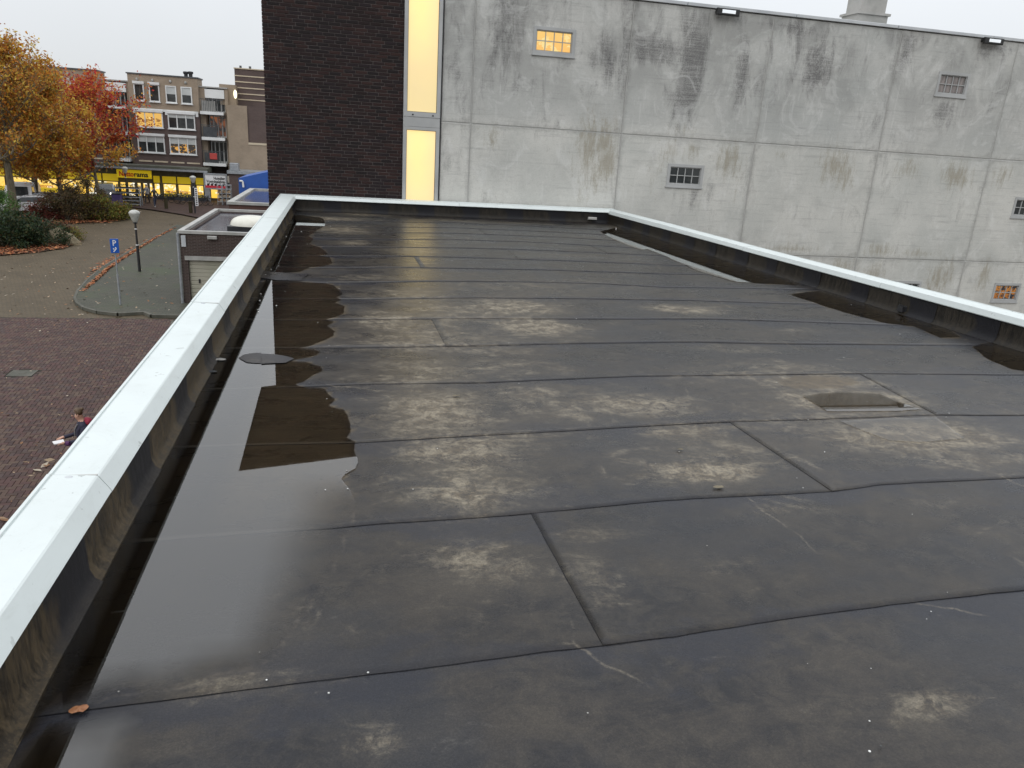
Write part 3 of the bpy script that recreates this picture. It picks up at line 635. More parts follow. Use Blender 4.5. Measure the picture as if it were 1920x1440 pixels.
def sediment(x, y):
    if y > 5: return 0.
    best = 9
    for L in (SEDL, SEDL2, SEDL3):
        for a, b in zip(L[:-1], L[1:]):
            dx, dy = b[0] - a[0], b[1] - a[1]; t = max(0, min(1, ((x - a[0]) * dx + (y - a[1]) * dy) / (dx * dx + dy * dy)))
            best = min(best, math.hypot(x - a[0] - t * dx, y - a[1] - t * dy))
    return .55 * math.exp(-(best / .022) ** 2) if best < .1 else 0.
LAPS = {3: [(996, 964, 1128, 1207)], 4: [(1370, 794, 1558, 921)], 5: [(1612, 701, 1755, 779)], 7: [(810, 601, 836, 649)], 11: [(777, 483, 789, 502)], 12: [(950, 468, 973, 486)], 13: [(1111, 463, 1138, 474)], 15: [(882, 419, 893, 427)], 2: [(520, 1292, 300, 1700)]}
LAPS[2] = []
bead = MB()
for k in range(len(curves) - 1):
    c0, c1 = curves[k], curves[k + 1]
    cuts = []
    for (ax, ay, bx, by) in LAPS.get(k, []):
        cuts.append((onz(bx, by)[0], onz(ax, ay)[0]))      # x at near edge, x at far edge
    cuts = [(-1.02, -1.02)] + cuts + [(6.3, 6.3)]
    for q in range(len(cuts) - 1):
        (n0, f0), (n1, f1) = cuts[q], cuts[q + 1]; fn = k <= 6; NR = 24 if fn else 12; NC = max(8, int((n1 - n0) / (.035 if fn else .07)))
        lastpiece = q == len(cuts) - 2
        mb = MB(); ds = []; ws = []; ts = []; sd = []; md = []
        for r in range(NR + 1):
            t = r / NR
            for c in range(NC + 1):
                u = c / NC
                xa = n0 + (f0 - n0) * t; xb = n1 + (f1 - n1) * t + (0 if lastpiece else .10)
                x = xa + (xb - xa) * u
                y0 = float(np.interp(x, XS, c0)); y1 = float(np.interp(x, XS, c1)) + .07
                y = y0 + (y1 - y0) * t
                z = .0036 * (1 - t) ** 1.5 + .0006 * t + .0005 + (.0 if q % 2 == 0 else .0)
                if not lastpiece and u > .9: z *= .6
                if q > 0: z += .0016 * max(0, 1 - u * NC / 4)     # end lap rides over its neighbour
                z += .0008 * noise.noise(Vector((x * 1.7, y * 1.7, k)))
                mb.v.append((x, y, z)); ds.append(dirt(x, y)); ws.append(wet(x, y)); ts.append(t); sd.append(sediment(x, y)); md.append(mud_shade(x, y))
        for r in range(NR):
            for c in range(NC):
                a = r * (NC + 1) + c; mb.f.append((a, a + 1, a + NC + 2, a + NC + 1)); mb.m.append(0)
        # lip
        b = len(mb.v)
        for c in range(NC + 1):
            v = mb.v[c]; mb.v.append((v[0], v[1] - .001, -.002)); ds.append(0); ws.append(ws[c]); ts.append(.5); sd.append(0); md.append(0)
        for c in range(NC): mb.f.append((b + c, b + c + 1, c + 1, c)); mb.m.append(0)
        if q > 0:
            b = len(mb.v)
            for r in range(NR + 1): v = mb.v[r * (NC + 1)]; mb.v.append((v[0] - .001, v[1], -.002)); ds.append(0); ws.append(0); ts.append(.5); sd.append(0); md.append(0)
            for r in range(NR): mb.f.append((b + r, b + r + 1, (r + 1) * (NC + 1), r * (NC + 1))); mb.m.append(0)
        o = mb.build('roofing_sheet', M['roof'], rf, smooth=False)
        for p_ in o.data.polygons[:NR * NC]: p_.use_smooth = True
        setfloat(o.data, 'dirt', ds); setfloat(o.data, 'wet', ws); setfloat(o.data, 'lapt', ts); setfloat(o.data, 'sed', sd); setfloat(o.data, 'mud_shade', md)
        if q > 0:   # bleed line of the end lap
            N2 = 30; b = len(bead.v)
            for i in range(N2 + 1):
                t = i / N2; x = n0 + (f0 - n0) * t; y = float(np.interp(x, XS, c0)) + (float(np.interp(x, XS, c1)) - float(np.interp(x, XS, c0))) * t
                w = .001 + .004 * max(0, noise.noise(Vector((x * 8, y * 8, 3)))); bead.v += [(x - w, y, .0018), (x + .001, y, .0036)]
            for i in range(N2): a = b + 2 * i; bead.f.append((a, a + 1, a + 3, a + 2)); bead.m.append(0)
    if k:   # bitumen bleed along the lap
        b = len(bead.v); X2 = np.linspace(-.95, 6.2, 420)
        for x in X2:
            y = float(np.interp(x, XS, c0)); w = .0015 + .007 * max(0, noise.noise(Vector((x * 1.3, k * 7, 0))) - .05) + .006 * max(0, noise.noise(Vector((x * 11, k * 7, 5)))) + (.002 if k > 8 else 0)
            bead.v += [(x, y - w, .0012), (x, y - w * .5, .0032), (x, y + .0005, .0032)]
        for i in range(len(X2) - 1):
            a = b + 3 * i; bead.f += [(a, a + 3, a + 4, a + 1), (a + 1, a + 4, a + 5, a + 2)]; bead.m += [0, 0]
bead.build('seam_bitumen', M['bead'], rf, kind='stuff')

# felt panels on the upstands, one per roofing strip, each lapping the next
def felt(A, B, H, m, lean, lip):
    """panel from A to B (x,y); inward normal computed so it faces the roof"""
    A = Vector((*A, 0)); B = Vector((*B, 0)); d = B - A; n = Vector((d.y, -d.x, 0)).normalized()
    NC, NR = 10, 7; mb = MB(); pu = []; pv = []
    cant = [(0.045, 0.004), (0.018, .022), (.004, .055), (.002, .10), (.0, .16), (.0, .21), (-.001, .24), (-.001, H)]
    for r in range(NR + 1):
        off, z = cant[r]
        for c in range(NC + 1):
            u = c / NC; p = A + d * (u + lean * (z / .3) * 0)
            bulge = .004 * noise.noise(Vector((p.x * 4, p.y * 4, z * 9)))
            o = n * (off + bulge + (lip * max(0, 1 - (1 - u) * 5)))
            mb.v.append((p.x + o.x, p.y + o.y, z)); pu.append(u); pv.append(z / H)
    for r in range(NR):
        for c in range(NC):
            a = r * (NC + 1) + c; mb.f.append((a, a + 1, a + NC + 2, a + NC + 1)); mb.m.append(0)
    o = mb.build('felt_panel', m, ups, smooth=True); setfloat(o.data, 'pu', pu); setfloat(o.data, 'pv', pv)
ys = [float(c[0]) - .25 for c in curves[:-1]]; ys = [-.9 + .0] + ys[2:] ; ys = [y for y in ys if y < YF - .5] + [YF]
ys[0] = -1.6
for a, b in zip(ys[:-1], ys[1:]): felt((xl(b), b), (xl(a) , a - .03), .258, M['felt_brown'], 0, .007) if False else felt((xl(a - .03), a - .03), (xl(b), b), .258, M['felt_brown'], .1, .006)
xs_ = list(np.arange(-1.0, 5.6, .93)) + [xr(YF)]
for a, b in zip(xs_[:-1], xs_[1:]): felt((a - .02, YF), (b, YF), .258, M['felt_dark'], 0, .005)
yr = [float(c[-8]) + .1 for c in curves[:-1] if float(c[-8]) + .1 < YF - .3]; yr = [-1.6] + [y for y in yr if y > -1.3] + [YF]
for a, b in zip(yr[:-1], yr[1:]): felt((xr(b), b), (xr(a - .03), a - .03), .258, M['felt_dark'], 0, .005)

# white coping in sections
cop = MB()
def coping(parent, A, B, Ao, Bo, gapA=.003, gapB=.003, mA=0, mB=0, zj=0):
    """A,B inner corners on the roof side (x,y); Ao,Bo outer ones"""
    A, B, Ao, Bo = [Vector((*v, 0)) for v in (A, B, Ao, Bo)]
    d = (B - A).normalized(); n = Vector((d.y, -d.x, 0)); n = n if (A - Ao).dot(n) > 0 else -n
    A2, B2 = A + d * gapA, B - d * gapB; Ao2, Bo2 = Ao + d * gapA, Bo - d * gapB
    mb = MB(); ring = []
    for I, O in ((A2, Ao2), (B2, Bo2)):
        i = I + n * .016; w = (O - i)
        yy_ = I.y; rr_ = .028 if (A.x > 4.5 and B.x > 4.5) else 0; hang = .022 if rr_ else .046; bo = .255 - .0018 * yy_ - rr_; fo = .328 - .0026 * yy_ - rr_ * (1.1 if yy_ < 12 else .4)
        pr = [(I + n * .001, bo + .003), (I + n * hang, bo), (I + n * (hang + .006), bo + .008), (I + n * .014, fo - .004), (I + n * .008, fo), (O - w * .13, fo + .007), (O - w * .12, fo + .002), (O - w * .09, fo + .002), (O - w * .08, fo + .010), (O - w * .02, fo + .011), (O, fo + .004), (O, .2), (O - w * .05, .196)]
        ring.append([(p.x, p.y, z + zj) for p, z in pr])
    k = len(ring[0]); mb.v = ring[0] + ring[1]
    flip = (B - A).cross(A - Ao).z > 0
    for j in range(k):
        f = (j, (j + 1) % k, k + (j + 1) % k, k + j); mb.f.append(f if flip else f[::-1]); mb.m.append(1 if j in (0, k - 1) else 0)  # dark second material paints the shade under the white lip
    mb.f += [tuple(range(k)) , tuple(range(k, 2 * k))[::-1]]; mb.m += [0, 0]
    o = mb.build('coping_section', [M['white'], M['darkgrey']], parent); return o
def xo(y): return -.972 - .0172 * y
cpl = MB(); strip(cpl, [(xl(YN) - .03, YN), (xl(YF) - .03, YF)], [(xo(YN) + .03, YN), (xo(YF) + .03, YF)], .2, .265)
strip(cpl, [(xo(YF) + .03, YF + .03), (xr(YF) + .15, YF + .03)], [(xo(YF) + .03, YF + .21), (xr(YF) + .15, YF + .21)], .2, .265)
strip(cpl, [(xr(YN) + .03, YN), (xr(YF) + .03, YF)], [(xr(YN) + .16, YN), (xr(YF) + .16, YF)], .2, .235)
cp = cpl.build('coping', M['steel'], fb)
JL = [-2.4, -.25, 2.64, 5.53, 8.42, 11.35, 14.2]
for i, (a, b) in enumerate(zip(JL[:-1], JL[1:])): coping(cp, (xl(a), a), (xl(b), b), (xo(a), a), (xo(b), b), .004, .004, zj=(.0, .003)[i % 2])
coping(cp, (xl(14.2), 14.2), (xl(YF), YF), (xo(14.2), 14.2), (xo(YF + .22), YF + .22), .002, 0)
mb = MB()
for yj in JL[1:]:
    fo = .328 - .0026 * yj
    strip(mb, [(xl(yj) + .010, yj - .0045), (xl(yj) + .010, yj + .0045)], [(xo(yj) + .004, yj - .0045), (xo(yj) + .004, yj + .0045)], fo - .03, fo + .0045)
mb.build('joint_sealant', M['joint'], cp)
for yj in (2.64, 5.53, 8.42):
    mb = MB(); mb.blob(((xl(yj) + xo(yj)) / 2, yj - .02, .333 - .0026 * yj), (.016, .012, .006), 8, 5); mb.build('joint_clip', M['cap'], cp)
JX = [xl(YF), 2.3, xr(YF)]
coping(cp, (JX[0], YF), (2.3, YF), (xo(YF + .22), YF + .24), (2.3, YF + .24), 0, .002)
coping(cp, (2.3, YF), (xr(YF), YF), (2.3, YF + .24), (xr(YF) + .19, YF + .24), .002, 0, zj=.002)
JR = [YF, 13.1, 10.2, 7.3, 4.4, 1.5, -1.5]
for i, (a, b) in enumerate(zip(JR[:-1], JR[1:])): coping(cp, (xr(a), a), (xr(b), b), (xr(a) + .19, a + (.24 if i == 0 else 0)), (xr(b) + .19, b), .003 if i else 0, .003, zj=(.0, .002)[i % 2] if i else 0)

# puddles
from mathutils.geometry import delaunay_2d_cdt
for i, (p, nm) in enumerate(PUD):
    o_ = densify(p, .05, .012 if i < 6 else .006, seed=i * 3); pts_ = [Vector(q) for q in o_]; nb = len(pts_)
    if i in (1, 2):
        for gx in np.arange(-.9, .5, .06):
            for gy in np.arange(.2, 4.6, .07):
                if inside(gx, gy, o_): pts_.append(Vector((gx, gy)))
    vv, ee, ff, *_r = delaunay_2d_cdt(pts_, [(k, (k + 1) % nb) for k in range(nb)], [], 1, 1e-5)
    mb = MB(); mb.v = [(v.x, v.y, .0066) for v in vv]; mb.f = [tuple(f) for f in ff]; mb.m = [0] * len(ff)
    o = mb.build(nm, M['water'], kind='structure'); setfloat(o.data, 'film', [film(v.x, v.y) * (.38 if i == 7 else .8 if i == 6 else 1) for v in vv])
# grit, droppings, leaf scraps on the roof
mb = MB()
for i in range(260):
    x, y = U(-.8, 5.9), 1 + 14 * rnd() ** 1.3; s = U(.0012, .0035) * (1 + .07 * y)
    if x > xr(y): continue
    mb.blob((x, y, .009), (s, s, s * .5), 5, 3)
for px, py in [(223, 1302), (690, 1266), (806, 1150), (610, 922), (652, 920), (500, 1280), (1650, 1404), (1629, 1414), (1629, 1357), (1505, 918), (1273, 850), (620, 497), (613, 532)]:
    x, y, _ = onz(px, py); s = U(.0025, .0042); mb.blob((x, y, .01), (s, s, s * .5), 6, 4)
for px, py in [(1155, 430), (1240, 446)]:
    x, y, _ = onz(px, py); mb.blob((x, y, .02), (.016, .016, .01), 6, 4)
for i in range(16):   # bits caught along the wet edge
    y = 6.5 + 6 * rnd(); mb.blob((xl(y) + U(.05, .3), y, .012), (.009, .009, .004), 5, 3, .4)
mb.build('roof_grit', M['grit'], kind='stuff')
def roof_leaf(px, py, s, m, label, n=7, z=.011):
    x, y, _ = onz(px, py); e = thing_mesh = MB(); vs = [(x, y, z + .006)]
    for i in range(n * 2):
        t = math.pi * i / n; r = s * U(.8, 1.1) * (.55 + .45 * abs(math.cos(t))); vs.append((x + r * math.cos(t), y + r * .8 * math.sin(t), z + U(0, .004)))
    e.add(vs, [(0, 1 + i, 1 + (i + 1) % (2 * n)) for i in range(2 * n)])
    o = e.build('leaf', m); tag(o, label, 'leaf'); return o
roof_leaf(150, 1336, .026, M['rust'], 'rust-orange fallen leaf at the seam end beside the dark shaded strip along the left upstand')
roof_leaf(411, 677, .05, M['grit'], 'pale torn scrap of leaf in the puddle beside the left upstand')
roof_leaf(397, 700, .035, M['darkgrey'], 'small dark scrap of leaf in the puddle just nearer than the pale scrap')
roof_leaf(1346, 917, .028, M['bark'], 'small dark curled leaf on dry bitumen right of the roof middle')
roof_leaf(856, 745, .028, M['bark'], 'small dark leaf on the dry beige stain near the middle of the roof')
roof_leaf(1274, 846, .02, M['bark'], 'tiny dark leaf on bitumen above the curled leaf')
# raised felt patches that stick out of the puddle
patch = MB()
def flatpatch(pxs, z=.0105, nm='roofing_patch'):
    p = densify([onz(*q)[:2] for q in pxs], .04, .006); o = poly_sheet(p, z, nm, M['roof'], rf); 
    setfloat(o.data, 'dirt', [.1] * len(o.data.vertices)); setfloat(o.data, 'wet', [0.] * len(o.data.vertices))
bpy.context.view_layer.update()
flatpatch([(478, 516), (497, 510), (535, 513), (580, 514), (563, 528), (520, 527), (488, 523)])
flatpatch([(447, 673), (458, 667), (480, 664), (491, 664), (489, 684), (463, 682)])
flatpatch([(491, 666), (513, 667), (533, 670), (552, 675), (535, 683), (490, 685)], .012)
# outlet stub and small pale block on the upstands
o = MB(); o.box(5.93, 5.975, 6.86, 6.98, .02, .10); o.box(5.90, 5.935, 6.88, 6.96, .03, .09); o.build('overflow_outlet', M['black'], ups)
a = onz(1103, 418); o = MB(); x0 = ony(1103, 412, YF - .05)[0]; x1 = ony(1119, 412, YF - .05)[0]; o.cbox(x0, x1, YF - .06, YF - .005, .07, .125); o.build('overflow_block', M['grey_trim'], ups)

# ------------------------------------------------------------------ tall building behind: brick corner, lit stair window, concrete panels
YW = 15.9
tb = thing('tall_building', 'big building behind the roof with dark brick corner and stained concrete panel wall', 'building', (7, 16, GZ))
mb = MB(); prof = [(-1.46, GZ), (1.15, GZ), (1.15, 5.35), (-2.33, 5.72), (-1.80, 3.86), (-1.46, 3.82)]  # flare at upper left is made up, unseen, shaped for its puddle reflection
mb.prism([(-1.46, GZ), (1.15, GZ), (1.15, 5.3), (-1.46, 5.3)], YW + .30, YW + 9); mb.prism(prof, YW + .012, YW + .298)
bw = mb.build('brick_wall', M['mortar'], tb); bpy.context.view_layer.update()
BWd, BH, CO, CL = .208, .0505, .0625, .220
bmsh = MB(); bmsh.cbox(0, BWd, 0, .05, 0, BH, .003); bme = bmsh.mesh('brick', M['brick1'])
bks = []
row = 0; z = -1.0
while z < 5.7:
    if z < 3.8: x0 = -1.47
    elif z < 3.86: x0 = -1.78
    else: x0 = -1.80 - .53 * (z - 3.86) / 1.86
    off = (row % 2) * CL / 2 + (.055 if row % 3 == 1 else 0); x = x0 - off
    while x < 1.15:
        a, b = max(x, x0), min(x + BWd, 1.148)
        if b - a > .03 and z < 5.35 + (1.15 - x) * .106 - .07: bks.append((a, b, z))
        x += CL
    z += CO; row += 1
full = [b for b in bks if b[1] - b[0] > BWd - .001 and .36 < b[2] < 3.9]
full.sort(key=lambda b: (b[0] + .16) ** 2 + (b[2] - 2.6) ** 2 * .6)
single = set(id(b) for b in full[:300]); fl = MB()
for b in bks:
    dy = U(-.0035, .0035)
    if id(b) in single:
        o = bpy.data.objects.new('brick', bme); S.collection.objects.link(o); o.parent = bw
        o.matrix_parent_inverse = bw.matrix_world.inverted(); o.location = (b[0], YW + dy, b[2])
    else: fl.cbox(b[0], b[1], YW + dy, YW + .05, b[2], b[2] + BH, .003)
fl.build('brick_field', M['brickn'], bw, kind='stuff')
# stair window
def rect_frame(mb, x0, x1, z0, z1, w, y0, y1, m=0):
    mb.box(x0, x0 + w, y0, y1, z0, z1, m); mb.box(x1 - w, x1, y0, y1, z0, z1, m); mb.box(x0 + w, x1 - w, y0, y1, z1 - w, z1, m); mb.box(x0 + w, x1 - w, y0, y1, z0, z0 + w, m)
def m_glow(z0, z1, zhot, xc, name):
    m = mat(name, (.3, .28, .2), .12); n = N(m); p = n.pos(); sp = n.n('ShaderNodeSeparateXYZ', {0: p})
    c = n.mix(n.ramp(sp.outputs['Z'], z0, z1), (.80, .60, .25), (1.05, .72, .33))
    dx = n.math('MULTIPLY', n.math('SUBTRACT', sp.outputs['X'], xc), 2.2); dz = n.math('MULTIPLY', n.math('SUBTRACT', sp.outputs['Z'], zhot), .85)
    d = n.math('SQRT', n.math('ADD', n.math('MULTIPLY', dx, dx), n.math('MULTIPLY', dz, dz)))
    c = n.mix(n.ramp(d, 0., 1.05, .85, 0), c, (1.12, .86, .28)); c = n.mix(n.ramp(n.noise(p, 1.2, 3), .4, .7, 0, .15), c, (.6, .5, .3))
    n.set(n.b.inputs['Emission Color'], c); n.b.inputs['Emission Strength'].default_value = .9; return m
for (z0, z1, za, zb, zh) in ((2.0, 4.72, 1.91, 4.82, 3.9), (-.9, 1.66, -1.0, 1.72, 1.25)):
    mb = MB(); mb.box(1.152, 1.222, YW - .06, YW + .04, za, zb); mb.box(1.812, 1.882, YW - .06, YW + .04, za, zb); mb.box(1.222, 1.812, YW - .06, YW + .04, z1, zb); mb.box(1.222, 1.812, YW - .06, YW + .04, za, z0)
    w = mb.build('stair_window', M['frame'], tb); bpy.context.view_layer.update()
    mb = MB(); rect_frame(mb, 1.222, 1.812, z0, z1, .008, YW - .03, YW + .02); mb.build('gasket', M['black'], w)
    mb = MB(); mb.box(1.23, 1.804, YW - .018, YW - .006, z0 + .008, z1 - .008); mb.build('pane', m_glow(z0, z1, zh, 1.45, 'lit_frosted_glass_%d' % int(za > 0)), w)
mb = MB(); mb.box(1.152, 1.882, YW - .052, YW + .04, 1.725, 1.905); sp_ = mb.build('spandrel', M['frame'], tb)
bpy.context.view_layer.update(); mb = MB()
for x in (1.32, 1.72): mb.cbox(x, x + .035, YW - .068, YW - .055, 1.935, 1.96, .003)
mb.build('drain_slot', M['black'], sp_)
mb = MB(); mb.box(1.152, 1.882, YW - .052, YW + .04, 4.825, 5.3); mb.build('spandrel', M['frame'], tb)
mb = MB(); mb.box(1.884, 1.905, YW - .01, YW + .05, -1.2, 5.2); mb.build('joint_strip', M['black'], tb)
# concrete core
mb = MB(); mb.box(1.91, 21.5, YW + .05, YW + 14, GZ, 4.40); mb.build('wall_core', M['joint'], tb)
WIN = [(3.72, 4.57, 3.27, 3.76, 'lit'), (6.92, 7.75, .84, 1.30, 'dark'), (13.22, 14.03, 3.16, 3.65, 'pink'), (16.20, 16.99, -1.60, -1.13, 'orange'), (13.19, 14.0, -1.62, -1.14, 'dark'), (16.15, 16.95, .53, 1.0, 'dark'), (9.9, 10.7, -1.62, -1.14, 'dark')]
COLS = [1.91, 2.52, 5.77, 8.91, 12.05, 15.14, 18.25, 21.4]; ROWS = [4.42, 1.85, -.60, -3.05, GZ]
STN = [(5.05, 1.55, .25, .55, .9), (5.45, 1.45, .22, .65, 1.), (5.25, 1.1, .4, .5, .6), (3.0, 1.6, .18, .25, .6), (6.9, 1.55, .25, .28, .6), (7.45, 1.6, .18, .2, .65), (8.35, 1.5, .3, .35, .8), (5.0, .45, .15, .2, .5), (9.7, 1.7, .15, .12, .6), (11.0, 1.5, .4, .35, .8), (11.3, 1.3, .25, .4, .7), (12.9, 1.5, .4, .25, .6), (14.3, 1.4, .4, .3, .9), (15.6, 1.5, .3, .3, .6), (10.2, -.45, .8, .12, .6), (12.6, -.4, .5, .15, .75), (13.7, -.45, .6, .12, .6), (11.7, -.85, .3, .3, .7), (12.6, -1.0, .3, .3, .7), (14.4, -1.2, .25, .6, .85), (14.7, -.9, .2, .4, .7), (15.8, -.9, .2, .4, .8), (16.9, .2, .2, .3, .9), (7.2, 2.05, .35, .1, .5), (6.6, 1.0, .1, .5, .5), (8.6, .9, .12, .6, .4)]
SOOT = [(7.2, 3.25, .32, .85, 1.), (7.1, 2.6, .42, .35, .8), (8.35, 3.2, .25, .7, .75), (6.3, 3.45, .7, .25, .7), (3.1, 3.6, .25, .7, .7), (3.4, 2.7, .6, .3, .5), (5.4, 3.3, .45, .45, .6), (5.2, 2.7, .5, .3, .45), (7.9, 4.3, .6, .2, .6), (9.2, 4.25, .8, .15, .6), (8.8, 3.0, .15, 1., .7), (10.3, 3.5, .8, .4, .4), (12.2, 3.8, .2, .5, .45), (14.6, 4.25, .6, .12, .6), (14.9, 2.8, .25, .6, .4), (2.25, 2.9, .15, .6, .4), (12.5, 4.3, 1., .1, .45), (15.0, .2, .15, 1.2, .3), (7.6, .55, .2, .35, .5), (7.15, .5, .15, .3, .4), (13.6, 2.8, .3, .3, .35), (5.76, 3.2, .1, 1., .5)]
def gsum(L, x, z): 
    s = 0
    for cx, cz, rx, rz, k in L:
        q = ((x - cx) / rx) ** 2 + ((z - cz) / rz) ** 2
        if q < 5: s = max(s, k * math.exp(-q * .8))
    return s
for ci in range(len(COLS) - 1):
    for ri in range(len(ROWS) - 1):
        x0, x1, z1, z0 = COLS[ci] + .005, COLS[ci + 1] - .005, ROWS[ri] - .005, ROWS[ri + 1] + .005
        hs = [w for w in WIN if x0 < w[0] and w[1] < x1 and z0 < w[2] and w[3] < z1]
        gx = sorted(set([x0, x0 + .012, x1 - .012, x1] + [round(x0 + .15 * i, 4) for i in range(1, int((x1 - x0) / .15))] + [w[k] for w in hs for k in (0, 1)]))
        gz = sorted(set([z0, z0 + .012, z1 - .012, z1] + [round(z0 + .15 * i, 4) for i in range(1, int((z1 - z0) / .15))] + [w[k] for w in hs for k in (2, 3)]))
        mb = MB(); st = []; so_ = []; ed = []
        oy = U(-.004, .004)
        for z in gz:
            for x in gx:
                e = (x in (x0, x1)) or (z in (z0, z1)); mb.v.append((x, YW + oy + (.012 if e else 0), z))
                st.append(gsum(STN, x, z)); so_.append(gsum(SOOT, x, z)); ed.append(max(0, 1 - min(x - x0, x1 - x, z - z0, z1 - z) / .22))
        nx = len(gx)
        for j in range(len(gz) - 1):
            for i in range(nx - 1):
                cx, cz = (gx[i] + gx[i + 1]) / 2, (gz[j] + gz[j + 1]) / 2
                if any(w[0] < cx < w[1] and w[2] < cz < w[3] for w in hs): continue
                a = j * nx + i; mb.f.append((a, a + 1, a + nx + 1, a + nx)); mb.m.append(0)
        def side(p, q):
            b = len(mb.v); mb.v += [p, q, (q[0], YW + .06, q[2]), (p[0], YW + .06, p[2])]; mb.f.append((b, b + 1, b + 2, b + 3)); mb.m.append(0)
            for L in (st, so_, ed): L += [0, 0, 0, 0]
        yy = YW + oy
        for w in hs:
            side((w[0], yy, w[2]), (w[0], yy, w[3])); side((w[1], yy, w[3]), (w[1], yy, w[2])); side((w[0], yy, w[3]), (w[1], yy, w[3])); side((w[1], yy, w[2]), (w[0], yy, w[2]))
        yy += .012
        side((x0, yy, z0), (x0, yy, z1)); side((x1, yy, z1), (x1, yy, z0)); side((x0, yy, z1), (x1, yy, z1)); side((x1, yy, z0), (x0, yy, z0))
        o = mb.build('concrete_panel', M['concrete'], tb, smooth=False)
        for nm, L in (('stain', st), ('soot', so_), ('edge', ed)): setfloat(o.data, nm, L)
mb = MB()
for x in COLS[1:-1]: mb.box(x - .006, x + .006, YW + .0065, YW + .03, GZ, 4.41)
for z in ROWS[1:-1]: mb.box(1.92, 21.3, YW + .0075, YW + .03, z - .006, z + .006)
mb.build('joint_filler', M['joint'], tb, kind='stuff')
litw = m_lit('lit_cell_pane', (1., .62, .17), (1., .55, .14), 3.3, 3.7, .95, [((1., .75, .30), .55)], 3)
orw = m_lit('orange_lit_pane', (.42, .17, .025), (.30, .10, .012), -1.6, -1.1, 1., [((.015, .015, .02), .5)], 9)
pinkw = mottled('curtained_pane', (.15, .135, .13), (.26, .225, .21), 9, .2, 0, stretch=(3, 1, .3))
for (x0, x1, z0, z1, kind) in WIN:
    mb = MB(); rect_frame(mb, x0 - .012, x1 + .012, z0 - .012, z1 + .012, .060, YW - .014, YW + .046)
    rect_frame(mb, x0 + .048, x1 - .048, z0 + .048, z1 - .048, .016, YW + .004, YW + .046)
    mb.box(x0 - .03, x1 + .03, YW - .03, YW + .01, z0 - .035, z0 - .0125)
    w = mb.build('window', M['frame'], tb); bpy.context.view_layer.update()
    a, b, c, d = x0 + .066, x1 - .066, z0 + .066, z1 - .066; mb = MB(); g = .016
    for i in range(1, 4): xx = a + (b - a) * i / 4; mb.box(xx - g / 2, xx + g / 2, YW + .012, YW + .044, c, d)
    for i in range(4):
        xa = a + (b - a) * i / 4 + (g / 2 if i else 0); xb = a + (b - a) * (i + 1) / 4 - (g / 2 if i < 3 else 0)
        mb.box(xa, xb, YW + .0125, YW + .0435, (c + d) / 2 - g / 2, (c + d) / 2 + g / 2)
    mb.build('muntin', M['frame'], w)
    for i in range(4):
        for j in range(2):
            xa = a + (b - a) * i / 4 + .009; xb = a + (b - a) * (i + 1) / 4 - .009; za = c + (d - c) * j / 2 + .009; zb = c + (d - c) * (j + 1) / 2 - .009
            p = MB(); p.box(xa, xb, YW + .034, YW + .04, za, zb); p.build('pane', {'lit': litw, 'dark': M['glass'], 'pink': pinkw, 'orange': orw}[kind], w)
# roof edge cap in lengths, chimney
xx = 1.91; i = 0
while xx < 21.4:
    mb = MB(); mb.cbox(xx + .003, min(xx + 2.49, 21.5) - .003, YW - .035, YW + .4, 4.43, 4.495 + .0, .006); mb.build('roof_edge_cap', M['cap'], tb); xx += 2.5; i += 1
mb = MB(); mb.box(11.22, 11.98, YW + .5, YW + 1.1, 4.40, 4.74); mb.box(11.18, 12.02, YW + .46, YW + 1.14, 4.74, 4.79); mb.box(11.28, 11.92, YW + .54, YW + 1.06, 4.79, 5.5)
mb.build('chimney', M['grey_trim'], tb)
for (xa, lab) in ((7.52, 'black floodlight on the concrete wall edge above the sooty streak'), (14.08, 'black floodlight on the concrete wall edge at the far right')):
    t = thing('floodlight', lab, 'floodlight', (xa + .25, YW - .05, 4.42), 'floodlights along the top of the concrete wall')
    mb = MB(); mb.cbox(xa, xa + .5, YW - .17, YW - .10, 4.30, 4.43, .012); mb.box(xa + .02, xa + .06, YW - .10, YW - .015, 4.34, 4.40); mb.box(xa + .44, xa + .48, YW - .10, YW - .015, 4.34, 4.40); mb.build('housing', M['grille'], t)
    mb = MB(); mb.cbox(xa + .1, xa + .4, YW - .18, YW - .172, 4.335, 4.40, .003); mb.build('lens', M['flens'], t)

# ------------------------------------------------------------------ garage
YG = 33.6
ga = thing('garage', 'low dark brick garage with cream roller door and domed skylight on its wet roof', 'garage', (-4, 38, GZ))
gx0 = -6.72; gx1 = 2.5; gzt = -2.86
mb = MB(); dx0, dx1 = ony(355, 520, YG)[0], ony(355, 520, YG)[0] + 2.6; dz = ony(355, 487, YG)[2]
mb.box(gx0, dx0, YG, YG + .3, GZ, gzt); mb.box(dx0, dx1, YG, YG + .3, dz, gzt); mb.box(dx1, gx1, YG, YG + .3, GZ, gzt); mb.box(gx0, gx0 + .3, YG + .3, 43.2, GZ, gzt); mb.box(gx0 + .3, gx1, 42.9, 43.2, GZ, gzt)
mb.build('wall', M['garage_brick'], ga)
mb = MB(); mb.box(gx0 + .3, gx1, YG + .3, 42.9, gzt - .3, gzt - .06); gr = mb.build('roof', M['wetroof'], ga)
mb = MB(); 
def ringbox(mb, x0, x1, y0, y1, z0, z1, w):
    mb.box(x0, x1, y0, y0 + w, z0, z1); mb.box(x0, x1, y1 - w, y1, z0, z1); mb.box(x0, x0 + w, y0 + w, y1 - w, z0, z1); mb.box(x1 - w, x1, y0 + w, y1 - w, z0, z1)
ringbox(mb, gx0 - .06, gx1, YG - .06, 43.26, gzt, gzt + .12, .22); mb.build('roof_edge', M['grey_trim'], ga)
bpy.context.view_layer.update()
mb = MB(); sx_, sy_ = -4.0, 36.0
